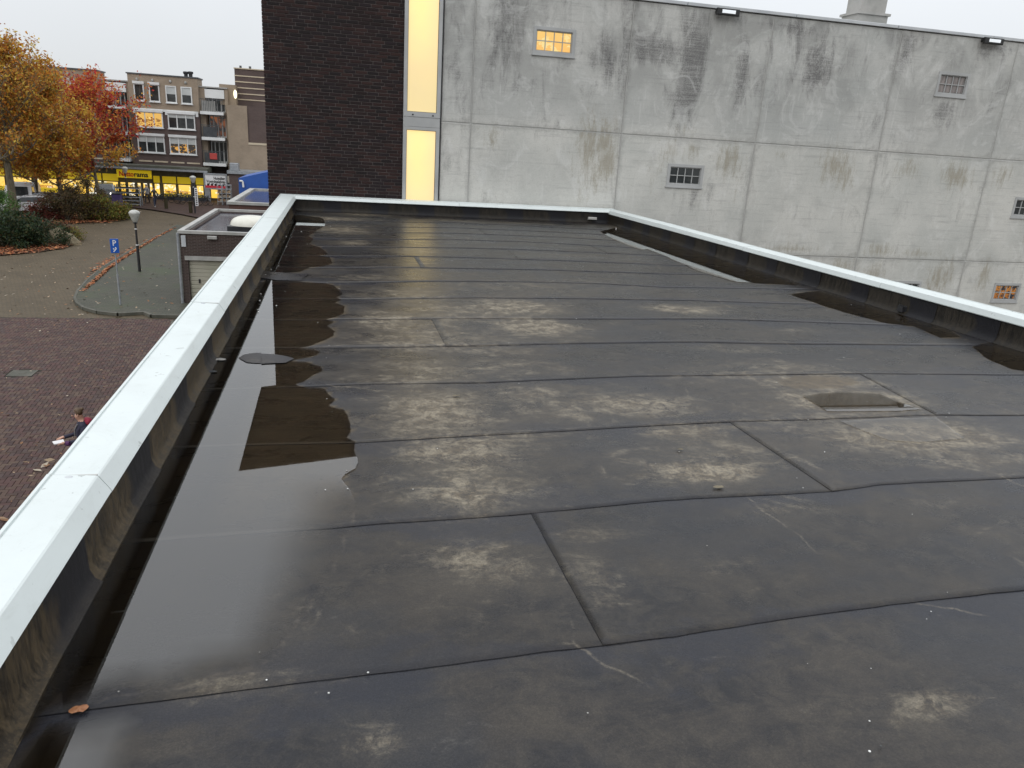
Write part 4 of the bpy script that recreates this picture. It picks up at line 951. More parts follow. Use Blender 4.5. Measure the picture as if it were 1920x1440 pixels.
dc = onz(464, 427, gzt + .1)
cxx, cyy = dc[0] + .1, dc[1] + .8
mb.box(cxx - .95, cxx + .95, cyy - .85, cyy + .85, gzt - .055, gzt + .14); sk = mb.build('skylight', M['black'], gr); bpy.context.view_layer.update()
mb = MB(); pr = [(math.cos(t) ** .7 * .93, .14 + math.sin(t) * .42) for t in [i * math.pi / 2 / 8 for i in range(9)]]; mb.lathe(pr, (cxx, cyy, gzt), 28); mb.build('skylight_dome', M['dome'], ga, smooth=True)
mb = MB(); mb.box(dx0 - .12, dx1 + .12, YG - .05, YG + .02, dz - .01, dz + .16); mb.build('lintel', M['grey_trim'], ga)
mb = MB(); mb.box(dx0 + .0, dx1, YG + .12, YG + .14, GZ, dz); dr = mb.build('roller_door', M['door'], ga); bpy.context.view_layer.update()
k = 0; z = GZ + .02
while z < dz - .05:
    mb = MB(); mb.cbox(dx0 + .02, dx1 - .02, YG + .095, YG + .121, z, min(z + .155, dz - .01), .014); mb.build('slat', M['door'], dr); z += .17
mb = MB(); mb.cbox(dx0 + .35, dx0 + .42, YG + .05, YG + .096, GZ + .95, GZ + 1.12, .01); mb.build('door_handle', M['black'], dr)
mb = MB(); mb.tube((gx0 - .06, YG - .05, GZ), (gx0 - .06, YG - .05, gzt + .02), .055); mb.build('downpipe', M['steel'], ga)
mb = MB(); mb.cbox(gx0 + .06, gx0 + .24, YG - .05, YG - .003, gzt - .55, gzt - .08, .008); mb.build('meter_box', M['cap'], ga)
lx = ony(402, 436, YG)[0]; mb = MB(); mb.cbox(lx - .28, lx + .1, YG - .14, YG - .002, gzt - .2, gzt - .06, .02); mb.build('wall_light', M['grey_trim'], ga)

# second low roof behind garage, with red-brown wall, blue sheet wall behind
c1 = onz(425, 378, -2.6); c2 = onz(449, 351.5, -2.6)
lb = thing('low_building', 'low flat building behind the garage with wet roof and red-brown wall', 'building', (-6, 54, GZ))
ax0, ay0 = c1[0], c1[1]; ay1 = min(c2[1], 69)
mb = MB(); mb.box(ax0 + .1, 2.5, ay0 + .1, ay1 - .1, GZ, -2.75); mb.build('wall', M['red_brick'], lb)
mb = MB(); mb.box(ax0 + .2, 2.4, ay0 + .2, ay1 - .2, -2.72, -2.69); mb.build('roof', M['wetroof'], lb)
mb = MB(); ringbox(mb, ax0, 2.6, ay0, ay1, -2.75, -2.6, .35); mb.build('roof_edge', M['grey_trim'], lb)
YB = ay1 + .6
bs = thing('blue_shed', 'blue sheet-clad sloping shed wall beside the dark brick corner', 'shed', (-7, YB, GZ))
q = [ony(447, 334, YB), ony(503, 322, YB), ony(503, 356, YB), ony(449, 353, YB)]
xb0, xb1 = q[0][0], 2.5; sl_ = (q[1][2] - q[0][2]) / (q[1][0] - q[0][0])
mb = MB(); mb.prism([(xb0, GZ), (xb1, GZ), (xb1, q[0][2] + sl_ * (xb1 - xb0) * .6), (q[1][0], q[1][2]), (xb0, q[0][2])], YB, YB + 5); mb.build('wall', M['tarpblue'], bs)
mb = MB(); pp = [ony(*k, YB - .12) for k in [(449, 339), (455, 340), (456.5, 351)]]; mb.path(pp, .07); mb.build('drainpipe', M['white_trim'], bs)

# ------------------------------------------------------------------ apartment block with supermarket
YA = 84.0
def q_(u, v): return (190 + u / 4.5, 100 + v / 4.5)
def aw(u, v, y=YA): p = ony(*q_(u, v), y); return p[0], p[2]
def za_(u, v, y=YA): return aw(u, v, y)[1]
ab = thing('apartment_block', 'four storey beige and purple-brown brick apartment block above a lit supermarket', 'building', (-20, YA, GZ))
CAN = za_(400, 985); 
litroom = m_lit('lit_room', (.95, .62, .16), (.85, .50, .12), 2, 7, .95, [((.35, .16, .04), .56), ((1., .85, .45), .62)], 1.6)
dusk = m_lit('dim_room_lamps', (.03, .03, .03), (.04, .035, .03), 0, 5, .8, [((.85, .42, .08), .55)], 1.6)
glassf = M['glass']
def facade_window(x0, x1, z0, z1, n, glass, blind=0, y=YA, parent=ab, shutter=False):
    mb = MB(); w = .10; rect_frame(mb, x0, x1, z0, z1, w, y - .08, y + .05)
    for i in range(1, n): xx = x0 + (x1 - x0) * i / n; mb.box(xx - .05, xx + .05, y - .06, y + .05, z0 + w, z1 - w)
    mb.box(x0 - .06, x1 + .06, y - .16, y - .002, z0 - .08, z0 - .003)
    if shutter: mb.box(x0 - .05, x1 + .05, y - .2, y - .082, z1 - .02, z1 + .22)
    o = mb.build('window', M['white_trim'], parent); bpy.context.view_layer.update()
    for i in range(n):
        a = x0 + (x1 - x0) * i / n + .052; b = x0 + (x1 - x0) * (i + 1) / n - .052
        p = MB(); p.box(a, b, y + .0, y + .02, z0 + w * .9, z1 - w * .9); p.build('pane', glass, o)
        if blind: p = MB(); p.box(a + .01, b - .01, y - .02, y - .012, z1 - w - (z1 - z0) * blind, z1 - w); p.build('blind', M['blind'], o)
def bay_front(u0, u1, tz, full=True):
    """protruding bay: beige top storey on purple brick; u in detail units at facade plane"""
    x0, x1 = u0, u1
    zs = za_(400, 478); mb = MB(); mb.box(x0, x1, YA + .02, YA + 2.6, zs, tz); o = mb.build('upper_wall', M['beige_brick'], ab)
    mb = MB(); mb.box(x0, x1, YA + .02, YA + 2.6, CAN - .3, zs - .003); mb.build('lower_wall', M['purple_brick'], ab)
    mb = MB(); mb.box(x0 - .1, x1 + .1, YA - .06, YA + 2.7, tz, tz + .12); mb.build('roof_edge', M['darkgrey'], ab)
    mb = MB(); mb.box(x0 + .25, x1 - .1, YA - .1, YA + .017, zs - .08, zs + .14)
    for s_ in (x0 + .25, (x0 + x1) / 2, x1 - .35): mb.box(s_, s_ + .25, YA - .1, YA + .017, zs - .36, zs - .083)
    mb.build('band', M['white_trim'], ab)
XA0 = aw(240, 500)[0]; XA1 = aw(835, 500)[0]; XA0 = (aw(225, 168)[0] + aw(275, 935)[0]) / 2; XA1 = (aw(803, 205)[0] + aw(862, 975)[0]) / 2
WA = XA1 - XA0; TZ = za_(500, 190)
bay_front(XA0, XA1, TZ)
XB1 = (aw(1070, 450)[0] + aw(1085, 950)[0]) / 2; WB = XB1 - XA1
BAYL = XA0 - WB                                  # balcony bay to the left, then another front bay
XL0 = BAYL - WA
bay_front(XL0, BAYL, TZ)
bay_front(XL0 - WB - WA, XL0 - WB, TZ)
def rel(u): return (aw(u, 500)[0])
def wins(dx, lit):
    for (a, b, c, d) in ((270, 262, 368, 400), (398, 264, 498, 408), (538, 272, 640, 418), (668, 278, 770, 425)):
        x0, z1 = aw(a, b); x1, z0 = aw(c, d); zz1 = za_(500, 268); zz0 = za_(500, 412)
        facade_window(x0 + dx, x1 + dx, zz0, zz1, 1, M['glass'], .42 if a > 500 else 0, shutter=a < 500)
    for (a, c, row, g, bl) in ((294, 520, 0, litroom if lit else glassf, 0), (562, 790, 0, glassf, .2), (310, 536, 1, glassf, .32), (577, 803, 1, dusk if lit else glassf, .34)):
        x0 = aw(a, 560 if row == 0 else 770)[0]; x1 = aw(c, 560 if row == 0 else 770)[0]
        z1 = za_(500, 500) if row == 0 else za_(560, 702); z0 = za_(500, 630) if row == 0 else za_(560, 845)
        facade_window(x0 + dx, x1 + dx, z0, z1, 3 if row else 3, g, bl, shutter=True)
wins(0, True); wins(-(WA + WB), False); wins(-2 * (WA + WB), False)
for dx in (0, -(WA + WB), -2 * (WA + WB)):
    for i, u in enumerate((318, 450, 588, 722)):
        x0 = aw(u, 905)[0] + dx; z = za_(560, 918); mb = MB(); mb.box(x0, x0 + 1.25, YA - .03, YA + .018, z - .06, z + .08); mb.build('brick_band', M['beige_trim'], ab)
    for u in (300, 430, 580, 708):
        x0 = aw(u, 225)[0] + dx; z = za_(500, 232); mb = MB(); mb.blob((x0, YA - .05, z), (.12, .1, .14), 8, 5); mb.build('vent', M['grey_trim'], ab)
def balcony_bay(x0, x1, lit, seed):
    random.seed(seed); yb = YA + 1.9; top = TZ - .75
    mb = MB(); mb.box(x0, x1, yb, YA + 9, CAN - .3, top); mb.build('recess_wall', M['purple_brick'], ab)
    pw_ = (x1 - x0) * .2
    mb = MB(); mb.box(x0 + .002, x0 + pw_, YA + .5, yb, CAN - .3, top); mb.build('pier', M['beige_brick'], ab)
    mb = MB(); mb.box(x1 - pw_ * .55, x1 - .002, YA + .5, yb, CAN - .3, top); mb.build('pier', M['beige_brick'], ab)
    mb = MB(); mb.box(x0 + pw_, x1 - pw_ * .6, YA + .45, yb, top - .95, top - .12); mb.build('header', M['white_trim'], ab)
    mb = MB(); mb.box(x0, x1, YA + .4, YA + 9, top + .003, top + .12); mb.build('roof_edge', M['grey_trim'], ab)
    for i, v in enumerate((490, 705, 920)):
        z = za_(950, v + 8); mb = MB(); mb.box(x0 + .15, x1 - .35, YA - .5, yb - .002, z - .24, z + .05); bal = mb.build('balcony', M['white_trim'], ab); bpy.context.view_layer.update()
        mb = MB(); h = 1.15; xx = x0 + .17
        while xx < x1 - .37:
            mb.box(xx, xx + .035, YA - .48, YA - .45, z + .05, z + h); xx += .16
        mb.box(x0 + .15, x1 - .35, YA - .49, YA - .44, z + h + .002, z + h + .07)
        mb.build('railing', M['darkgrey'], bal)
        mb = MB(); mb.box(x0 + .3, x0 + 1.6, YA - .43, YA - .41, z + .07, z + h - .1); mb.build('screen', [M['grey_trim'], M['darkgrey'], M['darkgrey']][i], bal)
        g = [M['glass'], litroom if lit and i == 1 else M['glass'], M['glass']][i]
        g = m_lit('curtained_lit_room', (.30, .10, .03), (.16, .05, .02), 0, 4, .8, [((.02, .02, .02), .48), ((1., .7, .3), .68)], 2.3) if (lit and i == 1) else g
        facade_window(x0 + pw_ + .1, x1 - pw_ * .6 - .1, z + .06, z + 2.15, 4, g, 0, y=yb - .08)
    random.seed(seed + 50)
balcony_bay(XA1, XB1, True, 3); balcony_bay(BAYL, XA0, False, 4); balcony_bay(XL0 - WB, XL0, False, 5)
# red life-ring like panel on the lowest balcony
x, z = aw(953, 868); mb = MB(); mb.cbox(x - .35, x + .35, YA - .56, YA - .51, z - .3, z + .3, .03); mb.build('railing_banner', mat('red_cloth_banner', (.45, .06, .05), .7), ab)
# chimneys
for u in (698, 738):
    x, z = aw(u, 195); mb = MB(); mb.lathe([(.18, -.1), (.18, .25), (.26, .3), (.26, .48), (.05, .52)], (x, YA + 1, z + .02), 10); mb.build('chimney', M['black'], ab)
# gable wing on the right
gz_ = za_(1150, 440); xg0 = XB1; xg1 = xg0 + 16
xm = aw(1240, 600)[0]; zl = za_(1300, 772)
mb = MB(); mb.box(xg0, xm, YA - .6, YA + 10, CAN - 2.2, gz_); mb.box(xm + .002, xg1, YA - .6, YA + 10, CAN - 2.2, zl); mb.build('side_wall', M['beige_brick'], ab)
mb = MB(); mb.box(xm + .003, xg1, YA - .45, YA + 10, zl + .2, gz_ - .02); mb.build('dark_wall', M['purple_brick'], ab)
mb = MB(); mb.box(xm + .003, xg1, YA - .66, YA + 3, zl + .003, zl + .197); mb.build('ledge', M['beige_trim'], ab)
mb = MB(); mb.box(xg0 - .8, aw(1128, 350)[0], YA + .8, YA + 9.5, gz_ + .004, za_(1100, 262)); mb.build('stair_tower', M['beige_brick'], ab)
ztt = za_(1250, 138, 86); xt0 = ony(*q_(1130, 300), 86)[0]; zt0 = za_(1250, 436, 86)
mb = MB(); mb.box(xt0, xg1, 86, 94, gz_ - .3, ztt); tw = mb.build('tower', M['purple_brick'], ab); bpy.context.view_layer.update()
for v in (190, 240, 290, 340, 388): z = za_(1250, v + 6, 86); mb = MB(); mb.box(xt0 - .01, xg1, 85.95, 85.998, z - .05, z + .05); mb.build('band', M['beige_trim'], tw)
mb = MB(); mb.box(xt0 - .06, xg1, 85.9, 94, ztt + .002, ztt + .1); mb.build('roof_edge', M['beige_trim'], tw)
for u in (1175, 1255): x = ony(*q_(u, 130), 88)[0]; mb = MB(); mb.tube((x, 88, ztt), (x, 88, ztt + .45), .12); mb.build('roof_vent', M['darkgrey'], tw)
lx_, lz_ = ony(*q_(1130, 345), 84.4)[0], ony(*q_(1130, 345), 84.4)[2]; mb = MB(); mb.blob((lx_, 84.4, lz_), (.16, .1, .42), 8, 6); mb.build('stair_light', mat('lit_stair_lamp', (.8, .8, .7), .3, emit=(1, .9, .55), es=2), ab)
# ---- supermarket ground floor
YS = 82.6
def sw(u, v): p = ony(200 + u / 8, 290 + v / 8, YS); return p[0], p[2]
shop = thing('supermarket', 'brightly lit ground floor supermarket with yellow fascia and big shop windows', 'shop', (-22, YS, GZ))
zc = sw(900, 235)[1]
XSL, XSR = -48, sw(1490, 400)[0]
mb = MB(); mb.box(XSL, XSR + .4, YS - 1.2, YA + .1, zc, zc + .42); cn_ = mb.build('canopy', M['canopy'], shop); bpy.context.view_layer.update()
mb = MB(); mb.box(XSL, XSR + .4, YS - 1.26, YS - 1.203, zc + .02, zc + .2); mb.build('canopy_edge', M['steel'], cn_)
mb = MB(); mb.box(XSL, XSR + .3, YS + .7, YA, GZ, zc - .002); mb.build('back_wall', M['darkgrey'], shop)
mb = MB(); mb.box(sw(1465, 400)[0], XSR + .3, YS - .2, YS + .65, GZ, zc - .002); mb.build('end_pier', M['cap'], shop)
# sign board
sx0, sx1 = sw(190, 260)[0], sw(703, 300)[0]; sz1, sz0 = sw(440, 222)[1], sw(440, 345)[1]
sgn = MB(); sgn.cbox(sx0, sx1, YS - 1.0, YS - .75, sz0, sz1, .03); sb = sgn.build('sign_board', M['yellow'], shop); bpy.context.view_layer.update()
def text(s, x, z, y, h, m, parent, font_w=1., name='lettering', ext=.02, width=None, bold=.0):
    cu = bpy.data.curves.new(name, 'FONT'); cu.body = s; cu.size = 1; cu.extrude = ext; cu.offset = bold
    t = bpy.data.objects.new(name, cu); S.collection.objects.link(t); bpy.context.view_layer.update()
    dg = bpy.context.evaluated_depsgraph_get(); me = bpy.data.meshes.new_from_object(t.evaluated_get(dg)); bpy.data.objects.remove(t)
    xs = [v.co.x for v in me.vertices]; w0 = max(xs) - min(xs); kx = (width / w0) if width else h * font_w
    for v in me.vertices: v.co = Vector((x + (v.co.x - min(xs)) * kx, y - v.co.z, z + v.co.y * h))
    me.materials.clear(); me.materials.append(m)
    o = bpy.data.objects.new(name, me); S.collection.objects.link(o)
    if parent: bpy.context.view_layer.update(); o.parent = parent; o.matrix_parent_inverse = parent.matrix_world.inverted()
    return o
tx0, tx1, tx2 = sw(230, 260)[0], sw(452, 280)[0], sw(660, 300)[0]; hh = (sz1 - sz0)
text('Netto', tx0, sz0 + hh * .22, YS - 1.03, hh * .82, M['red'], sb, width=tx1 - tx0 - .05, bold=.025)
text('rama', tx1, sz0 + hh * .22, YS - 1.03, hh * .82, M['blk'], sb, width=tx2 - tx1, bold=.025)
# glazing bays
shopglow = [m_lit('shop_interior_%d' % i, (1.0, .74, .24), (1., .58, .06), GZ, GZ + 3, 1.15, bl, 1.7) for i, bl in enumerate([[((.9, .30, .03), .62), ((1., .93, .68), .58)], [((.75, .12, .02), .66), ((1., .9, .6), .56), ((.35, .25, .12), .66)], [((1., .95, .75), .5), ((.3, .18, .1), .62)]])]
zt = zc - .45; zb = sz0
def bay(u0, u1, kind, yel=True):
    x0, x1 = sw(u0, 450)[0] + .04, sw(u1, 450)[0] - .04
    fz1 = zc - .58; fz0 = fz1 - .66
    if yel: mb = MB(); mb.cbox(x0, x1, YS - .12, YS - .02, fz0, fz1, .02); mb.build('fascia_panel', M['yellow'], shop)
    wz1 = fz0 - .04; kick = sw(1100, 655)[1]
    mb = MB(); rect_frame(mb, x0, x1, kick, wz1, .06, YS - .06, YS + .04); w = mb.build('shop_window', M['black'], shop); bpy.context.view_layer.update()
    mb = MB(); mb.box(x0 + .06, x1 - .06, YS - .02, YS, kick + .06, wz1 - .06); mb.build('pane', shopglow[kind], w)
    if kind == 1:
        mb = MB(); zz = kick + (wz1 - kick) * .34; mb.box(x0 + .07, x1 - .07, YS - .04, YS - .022, kick + .08, zz); mb.build('window_film', M['yellow'], w)
        text('Nettorama', x0 + (x1 - x0) * .15, kick + .5, YS - .05, .45, M['red'], w, width=(x1 - x0) * .6)
bay(-2300, -1900, 0); bay(-1890, -1500, 1); bay(-1490, -1100, 0); bay(-1090, -700, 1); bay(-690, -300, 0); bay(-290, -60, 2)
bay(-50, 190, 1, True); bay(195, 300, 0, False); bay(310, 440, 2, False); bay(450, 530, 0, False); bay(535, 625, 2, False); bay(632, 700, 2, False); bay(705, 810, 2, True)
bay(838, 1052, 1); bay(1062, 1272, 1); bay(1335, 1462, 1)
mb = MB(); a, b = sw(1275, 450)[0], sw(1332, 450)[0]; mb.box(a, b, YS - .1, YS + .1, GZ, zc); mb.build('pier', M['darkgrey'], shop)
a, b = sw(1565, 600)[0], sw(1675, 600)[0]; zz = sw(1600, 490)[1]
mb = MB(); mb.box(a - .2, b + 4.5, YS + .3, YA, GZ, zc - 1.); mb.build('side_shop_wall', M['darkgrey'], shop)
mb = MB(); mb.box(a, b, YS + .2, YS + .295, GZ + .3, zz); mb.build('lit_doorway', shopglow[0], shop)
# pet shop sign (separate board)
wx0, wx1 = sw(1515, 380)[0], sw(1820, 380)[0]; wz1_, wz0_ = sw(1660, 290)[1], sw(1660, 490)[1]
ps = thing('shop_sign', 'white framed shop sign with dark lettering and red strip beside the supermarket', 'sign', ((wx0 + wx1) / 2, YS - 1.4, GZ))
mb = MB(); mb.cbox(wx0, wx1, YS - 1.5, YS - 1.3, wz0_, wz1_, .02); mb.build('board', M['signwhite'], ps)
mb = MB(); rect_frame(mb, wx0 - .12, wx1 + .12, wz0_ - .12, wz1_ + .12, .115, YS - 1.56, YS - 1.28); mb.box(wx0 + .3, wx0 + .4, YS - 1.45, YS - 1.35, GZ, wz0_ - .12); mb.box(wx1 - .4, wx1 - .3, YS - 1.45, YS - 1.35, GZ, wz0_ - .12); mb.build('frame', M['steel'], ps)
h_ = wz1_ - wz0_
mb = MB(); mb.box(wx0 + .01, wx1 - .01, YS - 1.53, YS - 1.502, wz0_ + .03, wz0_ + h_ * .2)
mb.build('red_strip', mat('red_print', (.6, .03, .05), .5), ps)
mb = MB()
for i in range(5): x = wx0 + (wx1 - wx0) * (.14 + .18 * i); mb.blob((x, YS - 1.52, wz0_ + h_ * .26), (.12, .02, .13), 6, 4); mb.blob((x + .1, YS - 1.52, wz0_ + h_ * .33), (.06, .02, .06), 6, 4)
mb.build('animal_print', M['blk'], ps)
text('Huisdier', wx0 + (wx1 - wx0) * .42, wz0_ + h_ * .66, YS - 1.51, h_ * .27, M['blk'], ps, width=(wx1 - wx0) * .55, bold=.02)
text('Voordeelshop', wx0 + (wx1 - wx0) * .06, wz0_ + h_ * .42, YS - 1.51, h_ * .27, M['blk'], ps, width=(wx1 - wx0) * .9, bold=.02)
# brown block with duct to the right of the sign
kx0 = ony(430, 340, 80)[0]; kz = ony(440, 326, 80)[2]
kb = thing('side_building', 'low brown brick annex with grey roof edge behind the blue shed', 'building', (kx0 + 3, 82, GZ))
mb = MB(); mb.box(kx0, kx0 + 14, 80, 83.2, GZ, kz); mb.build('wall', M['purple_brick'], kb)
mb = MB(); mb.box(kx0 - .15, kx0 + 14, 79.8, 83.3, kz + .002, kz + .3); mb.build('roof_edge', M['steel'], kb)
mb = MB(); mb.cbox(kx0 + .1, kx0 + .9, 79.9, 81, kz + .303, kz + 1.0, .03); mb.build('air_duct', M['steel'], kb)
# far hazy row closing the view left and beyond
# ------------------------------------------------------------------ street furniture
def lamp_post(x, y, h, label, lean=0):
    t = thing('street_lamp', label, 'street lamp', (x, y, GZ + .08), 'street lamps with glass heads')
    mb = MB(); mb.tube((0, 0, 0), (0, 0, h * .45), .07, .065, 12); mb.tube((0, 0, h * .45), (0, 0, h - .55), .05, .045, 12); mb.build('pole', M['black'], t, local=True, smooth=False)
    mb = MB(); mb.lathe([(.058, .0), (.058, .05)], (0, 0, h - .85), 12); mb.lathe([(.072, .0), (.072, .04)], (0, 0, h * .45), 12); mb.build('collar', M['signwhite'], t, local=True)
    mb = MB(); mb.lathe([(.0, .0), (.09, .0), (.11, .05), (.06, .08)], (0, 0, h - .56), 12); mb.build('socket', M['black'], t, local=True)
    mb = MB(); mb.lathe([(.08, 0), (.15, .12), (.26, .42), (.27, .46), (.22, .54), (.10, .60), (.0, .61)], (0, 0, h - .5), 20); g = mb.build('globe', M['globe'], t, local=True, smooth=True)
    t.rotation_euler = (0, lean, 0); return t
lp = onz(262, 509, GZ + .1); lamp_post(lp[0], lp[1], 2.98, 'black lamp post with clear tapered head standing on the grey pavement', .0)
l2 = onz(240, 383, GZ + .1); lamp_post(l2[0], l2[1], 3.2, 'dark lamp post in front of the plant trolley by the supermarket')
l3 = onz(366, 399, GZ + .1); t = lamp_post(l3[0], l3[1], 3.0, 'dark lamp post with narrow white banner before the shop windows')
mb = MB(); mb.box(.06, .30, -.02, .02, .6, 2.1); mb.build('banner', M['signwhite'], t, local=True)
mb = MB(); 
for i in range(9): mb.box(.11, .25, -.026, -.0205, .68 + .155 * i, .78 + .155 * i)
mb.build('banner_print', M['blk'], t, local=True)
# parking sign
sp0 = onz(226, 571, GZ + .1); t = thing('parking_sign', 'blue P parking sign with small white symbol on a thin grey pole', 'sign', (sp0[0], sp0[1], GZ + .1), rz=math.atan2(sp0[0], sp0[1]) * -1)
mb = MB(); mb.tube((0, 0, 0), (0, 0, 1.25), .04, .04, 10); mb.tube((0, 0, 1.25), (0, 0, 2.68), .025, .025, 10); mb.build('pole', M['steel'], t, local=True)
mb = MB(); mb.cbox(-.155, .155, -.055, -.03, 2.13, 2.70, .012); bd = mb.build('board', M['signblue'], t, local=True); bpy.context.view_layer.update()
cu = MB(); cu.box(-.06, -.025, -.0585, -.0555, 2.43, 2.65); 
for i in range(9):
    a0 = -math.pi / 2 + math.pi * i / 9; a1 = -math.pi / 2 + math.pi * (i + 1) / 9
    for (r0, r1) in ((.032, .065),):
        c = (.0, 2.585); cu.add([(c[0] + r0 * math.cos(a0), -.0585, c[1] + r0 * math.sin(a0)), (c[0] + r1 * math.cos(a0), -.0585, c[1] + r1 * math.sin(a0)), (c[0] + r1 * math.cos(a1), -.0585, c[1] + r1 * math.sin(a1)), (c[0] + r0 * math.cos(a1), -.0585, c[1] + r0 * math.sin(a1))], [(0, 1, 2, 3)])
cu.box(-.025, 0, -.0585, -.0555, 2.618, 2.65); cu.box(-.025, 0, -.0585, -.0555, 2.52, 2.552)
cu.build('letter_p', M['signwhite'], bd, local=True)
mb = MB(); mb.blob((.03, -.057, 2.345), (.028, .004, .028), 8, 5); mb.add([(-.07, -.0585, 2.19), (-.03, -.0585, 2.18), (.075, -.0585, 2.31), (.05, -.0585, 2.335)], [(0, 1, 2, 3)]); mb.add([(-.075, -.0586, 2.30), (-.02, -.0586, 2.27), (-.0, -.0586, 2.30), (-.06, -.0586, 2.335)], [(0, 1, 2, 3)])
mb.build('sign_symbol', M['signwhite'], bd, local=True)
mb = MB(); mb.box(-.08, .08, -.03, .03, 2.2, 2.24); mb.box(-.08, .08, -.03, .03, 2.58, 2.62); mb.build('bracket', M['steel'], t, local=True)
# bollards
proto = None
for i, (px, py, lab) in enumerate([(312, 391, 'dark brown bollard on the forecourt edge near the two walkers'), (358, 399, 'dark brown bollard beside the banner lamp post'), (196, 384, 'dark brown bollard left of the plant trolley')]):
    b = onz(px, py, GZ + .07); t = thing('bollard', lab, 'bollard', (b[0], b[1], GZ + .07), 'bollards along the forecourt edge')
    mb = MB(); mb.lathe([(.15, 0), (.15, .72), (.13, .78), (.13, .84), (.16, .86), (.16, .92), (.08, .98), (0, .99)], (0, 0, 0), 12); mb.build('post', M['leaf_brown'], t, local=True, smooth=True)
# plant trolley
b = onz(243, 385, GZ + .07); t = thing('plant_trolley', 'tall trolley of plant trays in front of the supermarket window', 'trolley', (b[0], b[1], GZ + .07))
mb = MB()
for x in (-1., 1.):
    for y in (-.3, .3): mb.box(x - .04, x + .04, y - .04, y + .04, 0, 1.75)
for z in (.15, .45, .75, 1.1, 1.5): mb.box(-1., 1., -.32, -.28, z - .04, z + .03)
mb.build('rack', M['steel'], t, local=True)
for z in (.15, .45, .75, 1.1, 1.5): mb = MB(); mb.box(-.96, .96, -.27, .27, z, z + .1); mb.build('tray', M['black'], t, local=True)
mb = MB()
for z in (.3, .6, .9, 1.3, 1.7):
    for i in range(90): leafq(mb, U(-.95, .95), U(-.25, .25), z + U(-.05, .15), U(.05, .1))
mb.build('plants', M['leaf_green'], t, local=True)
b = onz(221, 386, GZ + .07); t = thing('waste_bin', 'squat purple bin standing left of the plant trolley', 'bin', (b[0], b[1], GZ + .07))
mb = MB(); mb.cbox(-.35, .35, -.35, .35, .02, 1.0, .03); mb.build('bin_body', mat('purple_plastic', (.07, .05, .16), .5), t, local=True)
mb = MB(); mb.cbox(-.38, .38, -.38, .38, 1.003, 1.1, .03); mb.build('lid', M['black'], t, local=True)
# bicycles
def bicycle():
    t = thing('bicycle', 'dark parked bicycle', 'bicycle', (0, 0, 0), 'bicycles parked before the shop windows')
    for x in (-.55, .55):
        w = MB(); n = 18
        for i in range(n):
            a, b = 2 * math.pi * i / n, 2 * math.pi * (i + 1) / n
            w.tube((x + .33 * math.cos(a), 0, .35 + .33 * math.sin(a)), (x + .33 * math.cos(b), 0, .35 + .33 * math.sin(b)), .024, .024, 5, 0, False)
        for i in range(8): a = math.pi * i / 4; w.tube((x, 0, .35), (x + .32 * math.cos(a), 0, .35 + .32 * math.sin(a)), .004, .004, 3, 0, False)
        w.build('wheel', M['tyre'], t, local=True)
    f = MB()
    for a, b in [((-.55, 0, .35), (-.15, 0, .85)), ((-.55, 0, .35), (-.05, 0, .3)), ((-.05, 0, .3), (-.18, 0, .92)), ((-.05, 0, .3), (.38, 0, .85)), ((-.15, 0, .82), (.36, 0, .92)), ((.55, 0, .35), (.36, 0, 1.0))]: f.tube(a, b, .02, .02, 6)
    f.build('frame', M['cardark'], t, local=True)
    h = MB(); h.path([(.36, 0, 1.0), (.33, 0, 1.08), (.2, .28, 1.08)], .014); h.path([(.33, 0, 1.08), (.2, -.28, 1.08)], .014); h.build('handlebar', M['steel'], t, local=True)
    s = MB(); s.blob((-.2, 0, .96), (.14, .08, .045), 8, 5); s.build('saddle', M['black'], t, local=True)
    c = MB(); c.box(-.8, -.42, -.07, .07, .73, .75); c.build('rear_carrier', M['black'], t, local=True); return t
bk = bicycle()
bl = ['dark bicycle parked just right of the supermarket entrance', 'dark bicycle leaning before the first yellow shop window', 'dark bicycle in front of the middle shop window', 'dark bicycle between shop window and banner lamp', 'dark bicycle right of the banner lamp post', 'dark bicycle near the blue grey pier at the shop end', 'dark bicycle by the trolley, left of the two walkers']
for i, (px, py, a) in enumerate([(322, 379, .3), (333, 380, .5), (345, 382, .2), (353, 383, .6), (374, 385, .3), (384, 386, .5), (265, 380, -.3)]):
    o = bk if i == 0 else copy_tree(bk); p = onz(px, py, GZ + .07); o.location = (p[0], p[1] , GZ + .07); o.rotation_euler = (0, 0, a); o['label'] = bl[i]
# flower boxes in front of the windows
for i, (u, lab) in enumerate([(900, 'low planter of pale flowers before the first yellow shop window'), (1130, 'low planter of pale flowers before the middle shop window'), (1400, 'low planter of pale flowers before the last shop window')]):
    x = sw(u, 600)[0]; t = thing('flower_planter', lab, 'planter', (x, YS - 1.0, GZ + .07), 'planters before the shop windows')
    mb = MB(); mb.cbox(-.9, .9, -.25, .25, 0, .3, .02); mb.build('box', M['blackcloth'], t, local=True)
    mb = MB(); [leafq(mb, U(-.9, .9), U(-.25, .25), .3 + U(0, .2), U(.05, .09)) for _ in range(140)]; mb.build('plants', M['leaf_green'], t, local=True)
    mb = MB(); [leafq(mb, U(-.9, .9), U(-.3, .25), .38 + U(0, .2), U(.04, .07)) for _ in range(50)]; mb.build('flowers', M['grit'], t, local=True)
